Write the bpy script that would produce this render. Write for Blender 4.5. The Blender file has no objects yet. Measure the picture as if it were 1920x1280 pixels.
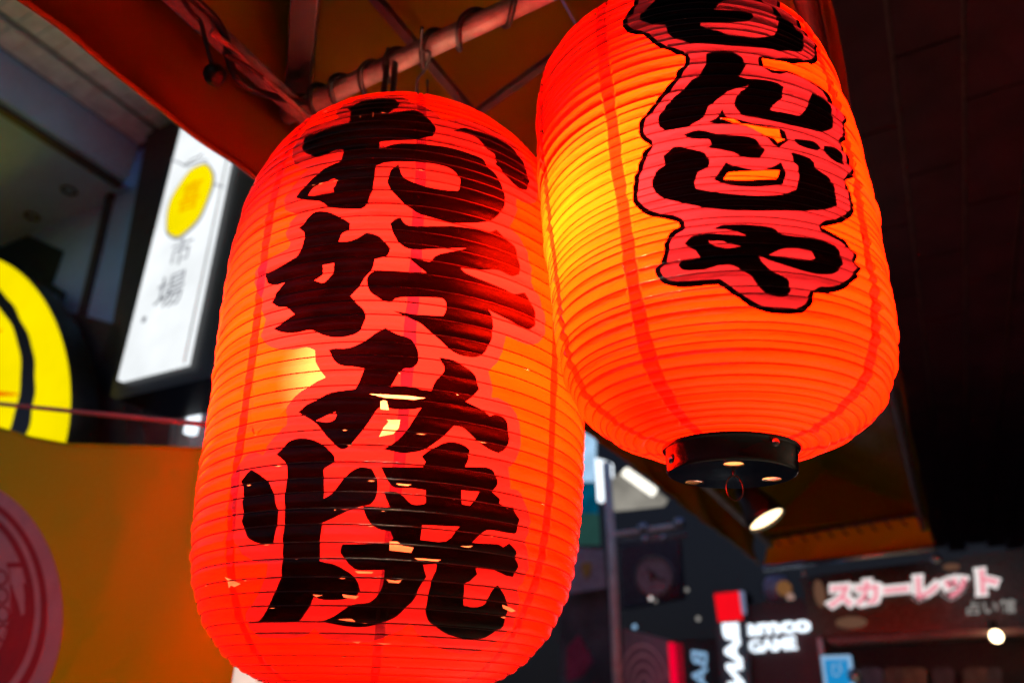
import bpy, bmesh, math, random, json
import numpy as np
from mathutils import Vector, Matrix
from mathutils.geometry import delaunay_2d_cdt

random.seed(7); np.random.seed(7)
scene = bpy.context.scene
ZC = 1.6                                   # eye height of the photographer
# ------------------------------------------------------------------ camera
CX = np.array([0.99992, -0.00571, 0.01123]); CU = np.array([-0.01260, -0.45313, 0.89136]); CF = np.array([0.0, 0.89143, 0.45315])
FPX = 1399.26                              # focal length in pixels of a 1920 wide frame
cam_d = bpy.data.cameras.new("camera"); cam = bpy.data.objects.new("camera", cam_d)
scene.collection.objects.link(cam); scene.camera = cam
cam_d.sensor_width = 36.0; cam_d.lens = FPX / 1920 * 36
cam_d.clip_start = 0.02; cam_d.clip_end = 400
mw = Matrix(((CX[0], CU[0], -CF[0], 0), (CX[1], CU[1], -CF[1], 0), (CX[2], CU[2], -CF[2], ZC), (0, 0, 0, 1)))
cam.matrix_world = mw
cam_d.dof.use_dof = True; cam_d.dof.focus_distance = 0.80; cam_d.dof.aperture_fstop = 2.9
cam_d.dof.aperture_blades = 9
# ------------------------------------------------------------------ world: night sky
world = bpy.data.worlds.new("World"); scene.world = world; world.use_nodes = True
wn = world.node_tree.nodes; bg = wn["Background"]
sky = wn.new("ShaderNodeTexSky"); sky.sky_type = 'NISHITA'; sky.sun_disc = False
sky.sun_elevation = math.radians(-3.0); sky.ozone_density = 2.0; sky.sun_rotation = math.radians(200)
world.node_tree.links.new(sky.outputs[0], bg.inputs[0]); bg.inputs[1].default_value = SKY = 3.0
scene.view_settings.view_transform = 'Standard'; scene.view_settings.look = 'None'
scene.view_settings.exposure = 0.0; scene.view_settings.gamma = 1.0
scene.render.engine = 'CYCLES'
scene.cycles.max_bounces = 10; scene.cycles.transmission_bounces = 8; scene.cycles.diffuse_bounces = 6
scene.cycles.use_denoising = True
scene.cycles.sample_clamp_indirect = 12.0

# ------------------------------------------------------------------ helpers
COL = scene.collection
def ray(px, py):
    d = CF * FPX + CX * (px - 960) + CU * (640 - py); return d / np.linalg.norm(d)
AZ = math.radians(28.83)
E1 = np.array([math.sin(AZ), math.cos(AZ), 0.0])      # along the street
E2 = np.array([math.cos(AZ), -math.sin(AZ), 0.0])     # across, to the right
EZ = np.array([0, 0, 1.0]); O = np.array([0, 0, ZC])
def W(a, b, z): return E2 * a + E1 * b + EZ * (z + ZC)    # street coordinates: across, along, height above the eye
def at_along(px, py, b): d = ray(px, py); return O + d * (b / (d @ E1))
def at_across(px, py, a): d = ray(px, py); return O + d * (a / (d @ E2))
def at_height(px, py, z): d = ray(px, py); return O + d * (z / d[2])

def empty(name, loc, label, cat, group=None):
    o = bpy.data.objects.new(name, None); COL.objects.link(o); o.location = Vector(loc); o.empty_display_size = .05
    o['label'] = label; o['category'] = cat
    if group: o['group'] = group
    return o
def obj(name, verts, faces, mats, parent=None, smooth=False, origin=None, normals=None, mat_idx=None):
    verts = np.asarray(verts, float)
    if parent is not None: origin = np.array(parent.matrix_basis.translation) if parent.parent is None else None
    if parent is not None and parent.parent is not None:
        origin = np.array(parent.matrix_basis.translation) + np.array(parent.parent.matrix_basis.translation)
    loc = np.zeros(3)
    if origin is None: origin = np.zeros(3)
    if parent is None and not np.any(origin):
        origin = verts.mean(0)
    me = bpy.data.meshes.new(name)
    me.from_pydata((verts - origin).tolist(), [], [list(map(int, f)) for f in faces])
    for m in (mats if isinstance(mats, (list, tuple)) else [mats]): me.materials.append(m)
    if smooth: me.polygons.foreach_set('use_smooth', [True] * len(me.polygons))
    if mat_idx is not None: me.polygons.foreach_set('material_index', mat_idx)
    me.update()
    if normals is not None: me.normals_split_custom_set_from_vertices([tuple(n) for n in normals])
    o = bpy.data.objects.new(name, me); COL.objects.link(o)
    if parent is not None: o.parent = parent
    else: o.location = Vector(origin)
    return o
def tag(o, label, cat, group=None):
    o['label'] = label; o['category'] = cat
    if group: o['group'] = group
    return o
def structure(o): o['kind'] = 'structure'; return o

def boxm(c, ax, ay, az, sx, sy, sz):
    v = [c + ax * sx * i + ay * sy * j + az * sz * k for i in (-.5, .5) for j in (-.5, .5) for k in (-.5, .5)]
    return v, [(0, 1, 3, 2), (4, 6, 7, 5), (0, 4, 5, 1), (2, 3, 7, 6), (0, 2, 6, 4), (1, 5, 7, 3)]
class MB:
    def __init__(s): s.v = []; s.f = []
    def add(s, vf):
        n = len(s.v); s.v += [np.asarray(p, float) for p in vf[0]]; s.f += [tuple(i + n for i in f) for f in vf[1]]; return s
def bevel_obj(o, w, seg=2):
    bm = bmesh.new(); bm.from_mesh(o.data)
    bmesh.ops.bevel(bm, geom=[e for e in bm.edges], offset=w, segments=seg, affect='EDGES', profile=.5)
    bm.to_mesh(o.data); bm.free(); return o
def tubem(pts, r, n=10, caps=True):
    pts = [np.asarray(p, float) for p in pts]; rr = r if hasattr(r, '__len__') else [r] * len(pts)
    v, f = [], []; up = None
    for i, p in enumerate(pts):
        t = pts[min(i + 1, len(pts) - 1)] - pts[max(i - 1, 0)]; t /= np.linalg.norm(t) + 1e-12
        if up is None:
            up = np.cross(t, [0, 0, 1.0]); up = up if np.linalg.norm(up) > .1 else np.cross(t, [1.0, 0, 0])
        up = up - t * (up @ t); up /= np.linalg.norm(up); w = np.cross(t, up)
        for k in range(n):
            a = 2 * math.pi * k / n; v.append(p + rr[i] * (math.cos(a) * up + math.sin(a) * w))
    for i in range(len(pts) - 1):
        for k in range(n):
            a, b = i * n + k, i * n + (k + 1) % n; f.append((a, b, b + n, a + n))
    if caps: f.append(tuple(range(n - 1, -1, -1))); f.append(tuple((len(pts) - 1) * n + k for k in range(n)))
    return v, f
def smoothpath(P, n=8):
    P = [np.asarray(p, float) for p in P]; out = []
    for i in range(len(P) - 1):
        p0, p1, p2, p3 = P[max(i - 1, 0)], P[i], P[i + 1], P[min(i + 2, len(P) - 1)]
        for k in range(n):
            t = k / n
            out.append(.5 * ((2 * p1) + (-p0 + p2) * t + (2 * p0 - 5 * p1 + 4 * p2 - p3) * t * t + (-p0 + 3 * p1 - 3 * p2 + p3) * t ** 3))
    return out + [P[-1]]
def lathem(c, axes, prof, n=64, closed=False):
    v, f = [], []
    for r, z in prof:
        for k in range(n):
            a = 2 * math.pi * k / n; v.append(c + axes[0] * r * math.cos(a) + axes[1] * r * math.sin(a) + axes[2] * z)
    m = len(prof)
    for i in range(m if closed else m - 1):
        for k in range(n):
            a, b = i * n + k, i * n + (k + 1) % n; j = ((i + 1) % m) * n
            f.append((a, b, j + (k + 1) % n, j + k))
    return v, f
def prism(poly, back):
    """planar outline (3-D points) with its own thickness"""
    n = len(poly); v = [np.asarray(p) for p in poly] + [np.asarray(p) + back for p in poly]
    f = [tuple(range(n)), tuple(range(2 * n - 1, n - 1, -1))] + [(i, i + n, (i + 1) % n + n, (i + 1) % n) for i in range(n)]
    return v, f
def cdt_region(polys, extra=(), off=0):
    """triangulate the even-odd inside of 2-D polygons"""
    pts, ed = [], []
    for p in polys:
        n0 = len(pts); pts += [Vector((float(x), float(y))) for x, y in p]
        ed += [(n0 + i, n0 + (i + 1) % len(p)) for i in range(len(p))]
    pts += [Vector((float(x), float(y))) for x, y in extra]
    r = delaunay_2d_cdt(pts, ed, [], 0, 1e-7)
    V = np.array([tuple(q) for q in r[0]]); T = np.array([t for t in r[2]])
    c = V[T].mean(1); m = inside_eo(c, polys); return V, T[m]
def inside_eo(P, polys):
    x, y = P[:, 0], P[:, 1]; c = np.zeros(len(P), bool)
    for poly in polys:
        a = np.asarray(poly, float); b = np.roll(a, -1, 0)
        for (x1, y1), (x2, y2) in zip(a, b):
            if y1 == y2: continue
            c ^= ((y1 > y) != (y2 > y)) & (x < (x2 - x1) * (y - y1) / (y2 - y1) + x1)
    return c
def text_obj(name, s, P0, P1, P2, mat, parent, depth=.01, offset=0.0, bold=0.0, shear=0.0):
    """lettering filling the parallelogram P0 (lower left) P1 (lower right) P2 (upper left), with depth towards the viewer"""
    cu = bpy.data.curves.new(name, 'FONT'); cu.body = s; cu.size = 1; cu.offset = bold; cu.extrude = .5; cu.resolution_u = 3; cu.shear = shear
    t = bpy.data.objects.new('tmp', cu); COL.objects.link(t)
    bpy.context.view_layer.update()
    me = bpy.data.meshes.new_from_object(t.evaluated_get(bpy.context.evaluated_depsgraph_get()))
    co = np.array([v.co[:] for v in me.vertices]); fs = [tuple(p.vertices) for p in me.polygons]
    bpy.data.objects.remove(t); bpy.data.curves.remove(cu); bpy.data.meshes.remove(me)
    lo, hi = co.min(0), co.max(0); q = (co - lo) / (hi - lo + 1e-9)
    P0, P1, P2 = map(np.asarray, (P0, P1, P2)); n = np.cross(P1 - P0, P2 - P0); n /= np.linalg.norm(n)
    v = P0 + q[:, :1] * (P1 - P0) + q[:, 1:2] * (P2 - P0) + n * (q[:, 2:3] * depth + offset)
    return obj(name, v, fs, mat, parent)

# ------------------------------------------------------------------ materials
def newmat(name):
    m = bpy.data.materials.new(name); m.use_nodes = True; nt = m.node_tree
    for n in list(nt.nodes): nt.nodes.remove(n)
    out = nt.nodes.new('ShaderNodeOutputMaterial'); return m, nt, out
def N(nt, t, **kw):
    n = nt.nodes.new(t)
    for k, v in kw.items(): setattr(n, k, v)
    return n
def ramp(nt, src, p0, c0, p1, c1):
    r = N(nt, 'ShaderNodeValToRGB'); r.color_ramp.elements[0].position = p0; r.color_ramp.elements[1].position = p1
    r.color_ramp.elements[0].color = (*c0, 1); r.color_ramp.elements[1].color = (*c1, 1); nt.links.new(src, r.inputs[0]); return r.outputs[0]
def noise(nt, scale, detail=4, stretch=(1, 1, 1), rough=.55):
    tc = N(nt, 'ShaderNodeTexCoord'); mp = N(nt, 'ShaderNodeMapping'); mp.inputs['Scale'].default_value = stretch
    nt.links.new(tc.outputs['Object'], mp.inputs[0]); n = N(nt, 'ShaderNodeTexNoise'); n.inputs['Scale'].default_value = scale
    n.inputs['Detail'].default_value = detail; n.inputs['Roughness'].default_value = rough; nt.links.new(mp.outputs[0], n.inputs['Vector']); return n.outputs[0]
def surf_mat(name, col, rough=.6, metal=0.0, var=.25, scale=12, bump=.15, bscale=60, stretch=(1, 1, 1), spec=.5):
    m, nt, out = newmat(name); b = N(nt, 'ShaderNodeBsdfPrincipled'); nt.links.new(b.outputs[0], out.inputs[0])
    n1 = noise(nt, scale, 5, stretch); c = ramp(nt, n1, .3, [x * (1 - var) for x in col], .72, [min(1, x * (1 + var)) for x in col])
    nt.links.new(c, b.inputs['Base Color']); b.inputs['Metallic'].default_value = metal; b.inputs['Specular IOR Level'].default_value = spec
    n2 = noise(nt, bscale, 4, stretch); r = N(nt, 'ShaderNodeMapRange'); r.inputs[3].default_value = max(.03, rough - .12); r.inputs[4].default_value = min(1, rough + .12)
    nt.links.new(n2, r.inputs[0]); nt.links.new(r.outputs[0], b.inputs['Roughness'])
    bp = N(nt, 'ShaderNodeBump'); bp.inputs['Strength'].default_value = bump; bp.inputs['Distance'].default_value = .004
    nt.links.new(n2, bp.inputs['Height']); nt.links.new(bp.outputs[0], b.inputs['Normal']); return m
def emit(name, col, s, var=.12, scale=6, rough=None):
    m, nt, out = newmat(name); e = N(nt, 'ShaderNodeEmission'); n1 = noise(nt, scale, 3)
    c = ramp(nt, n1, .3, [x * (1 - var) for x in col], .7, col); nt.links.new(c, e.inputs[0]); e.inputs[1].default_value = s
    nt.links.new(e.outputs[0], out.inputs[0]); return m
def film(name, T, D, fac=.7, gloss=.035, grough=.22, streak=.12, T2=None, lo=.35, hi=.65, nscale=9, stretch=(1, 1, 6)):
    """thin translucent sheet: lets T through, throws D back, with a faint sheen"""
    m, nt, out = newmat(name); tr = N(nt, 'ShaderNodeBsdfTranslucent'); df = N(nt, 'ShaderNodeBsdfDiffuse'); gl = N(nt, 'ShaderNodeBsdfGlossy')
    n1 = noise(nt, nscale, 5, stretch); c = ramp(nt, n1, lo, [x * (1 - streak) for x in T] if T2 is None else T2, hi, T)
    nt.links.new(c, tr.inputs[0]); df.inputs[0].default_value = (*D, 1); gl.inputs['Roughness'].default_value = grough
    n2 = noise(nt, 140, 3, (1, 1, 2)); bp = N(nt, 'ShaderNodeBump'); bp.inputs['Strength'].default_value = .22; bp.inputs['Distance'].default_value = .002
    nt.links.new(n2, bp.inputs['Height']); nt.links.new(bp.outputs[0], gl.inputs['Normal']); nt.links.new(bp.outputs[0], df.inputs['Normal'])
    n3 = noise(nt, 22, 4, (1, 1, 3.5), .6); b3 = N(nt, 'ShaderNodeBump'); b3.inputs['Strength'].default_value = .55; b3.inputs['Distance'].default_value = .006
    nt.links.new(n3, b3.inputs['Height']); nt.links.new(bp.outputs[0], b3.inputs['Normal']); nt.links.new(b3.outputs[0], tr.inputs['Normal'])
    m1 = N(nt, 'ShaderNodeMixShader'); m1.inputs[0].default_value = fac; nt.links.new(df.outputs[0], m1.inputs[1]); nt.links.new(tr.outputs[0], m1.inputs[2])
    fr = N(nt, 'ShaderNodeFresnel'); fr.inputs[0].default_value = 1.45
    mu = N(nt, 'ShaderNodeMath', operation='MULTIPLY'); mu.inputs[1].default_value = gloss / .035 * .9; nt.links.new(fr.outputs[0], mu.inputs[0])
    m2 = N(nt, 'ShaderNodeMixShader'); nt.links.new(mu.outputs[0], m2.inputs[0]); nt.links.new(m1.outputs[0], m2.inputs[1]); nt.links.new(gl.outputs[0], m2.inputs[2])
    nt.links.new(m2.outputs[0], out.inputs[0]); return m

M = {}
RED_T = (.92, .0064, .0001); RED_D = (.74, .010, .003)
M['film'] = film('red_vinyl', RED_T, RED_D, streak=.30, nscale=6)
M['film_r'] = film('red_vinyl_folded', (.92, .0070, .00015), RED_D, streak=.28, nscale=6)
M['seam'] = film('overlapping_vinyl', (.50, .0014, .0001), RED_D)
M['seam_pink'] = film('overlapping_printed_vinyl', (.07, .0008, .0018), (.40, .03, .05))
M['outline'] = film('printed_pink_vinyl', (.19, .0024, .0016), (.60, .14, .13), streak=.1)
M['outline_r'] = film('printed_pink_vinyl_folded', (.046, .0011, .0017), (.60, .14, .15), streak=.25, nscale=14)
M['chip'] = film('bare_backing', (.5, .09, .035), (.8, .5, .35))
M['ink'] = film('black_ink', (.0011, .0, .0), (.006, .0045, .004), fac=.8, gloss=.012, T2=(.0004, .0, .0), lo=.38, hi=.66, nscale=18, stretch=(1, 1, 3), grough=.35)
M['ink_r'] = film('black_ink_thick', (.0001, .0, .0), (.0012, .001, .001), fac=.5, gloss=.006, grough=.4)
M['wire'] = surf_mat('rib_wire', (.07, .006, .004), .5)
M['lacquer'] = surf_mat('black_lacquer', (.004, .004, .005), .17, var=.1, bump=.03, bscale=25, spec=.7)
M['rivet'] = surf_mat('rivet_steel', (.25, .25, .26), .25, metal=1)
M['hook'] = surf_mat('hook_wire', (.30, .09, .06), .35, metal=1)
M['frost'] = film('frosted_plate', (.24, .11, .046), (.8, .75, .7), fac=.8)
M['cable'] = surf_mat('black_cable', (.006, .006, .006), .45)
M['pipe'] = surf_mat('scuffed_pipe', (.27, .19, .17), .5, var=.5, scale=26, bump=.4, bscale=45)
M['bar'] = surf_mat('dark_steel_bar', (.035, .02, .02), .5, var=.3)
M['canvas'] = film('orange_canvas', (.30, .13, .004), (.20, .12, .005), fac=.3, gloss=.012, nscale=4, stretch=(1, 1, 1), streak=.25)
M['canvas_dim'] = film('brown_canvas', (.55, .32, .004), (.15, .115, .003), fac=.42, gloss=.003, nscale=4, stretch=(1, 1, 1), streak=.25)
M['chrome'] = surf_mat('chrome', (.55, .56, .62), .22, metal=1)

def patch_film(c, r0, r1):
    m = film('worn_thin_vinyl', (.92, .0064, .0001), (.7, .08, .03)); nt = m.node_tree
    tc = N(nt, 'ShaderNodeTexCoord'); ds = N(nt, 'ShaderNodeVectorMath', operation='DISTANCE'); ds.inputs[1].default_value = tuple(c); nt.links.new(tc.outputs['Object'], ds.inputs[0])
    nz = noise(nt, 30, 3); ad = N(nt, 'ShaderNodeMath', operation='MULTIPLY_ADD'); ad.inputs[1].default_value = .012; nt.links.new(nz, ad.inputs[0]); nt.links.new(ds.outputs['Value'], ad.inputs[2])
    mr = N(nt, 'ShaderNodeMapRange'); mr.inputs[1].default_value = r0; mr.inputs[2].default_value = r1; mr.interpolation_type = 'SMOOTHSTEP'; nt.links.new(ad.outputs[0], mr.inputs[0])
    c = ramp(nt, mr.outputs[0], 0, (.70, .040, .0125), 1, (.92, .0064, .0001)); tr = [n for n in nt.nodes if n.type == 'BSDF_TRANSLUCENT'][0]; nt.links.new(c, tr.inputs[0]); return m

BULB_L = 158.0; BULB_R = 104; SPOT_W = 950.0

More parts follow.
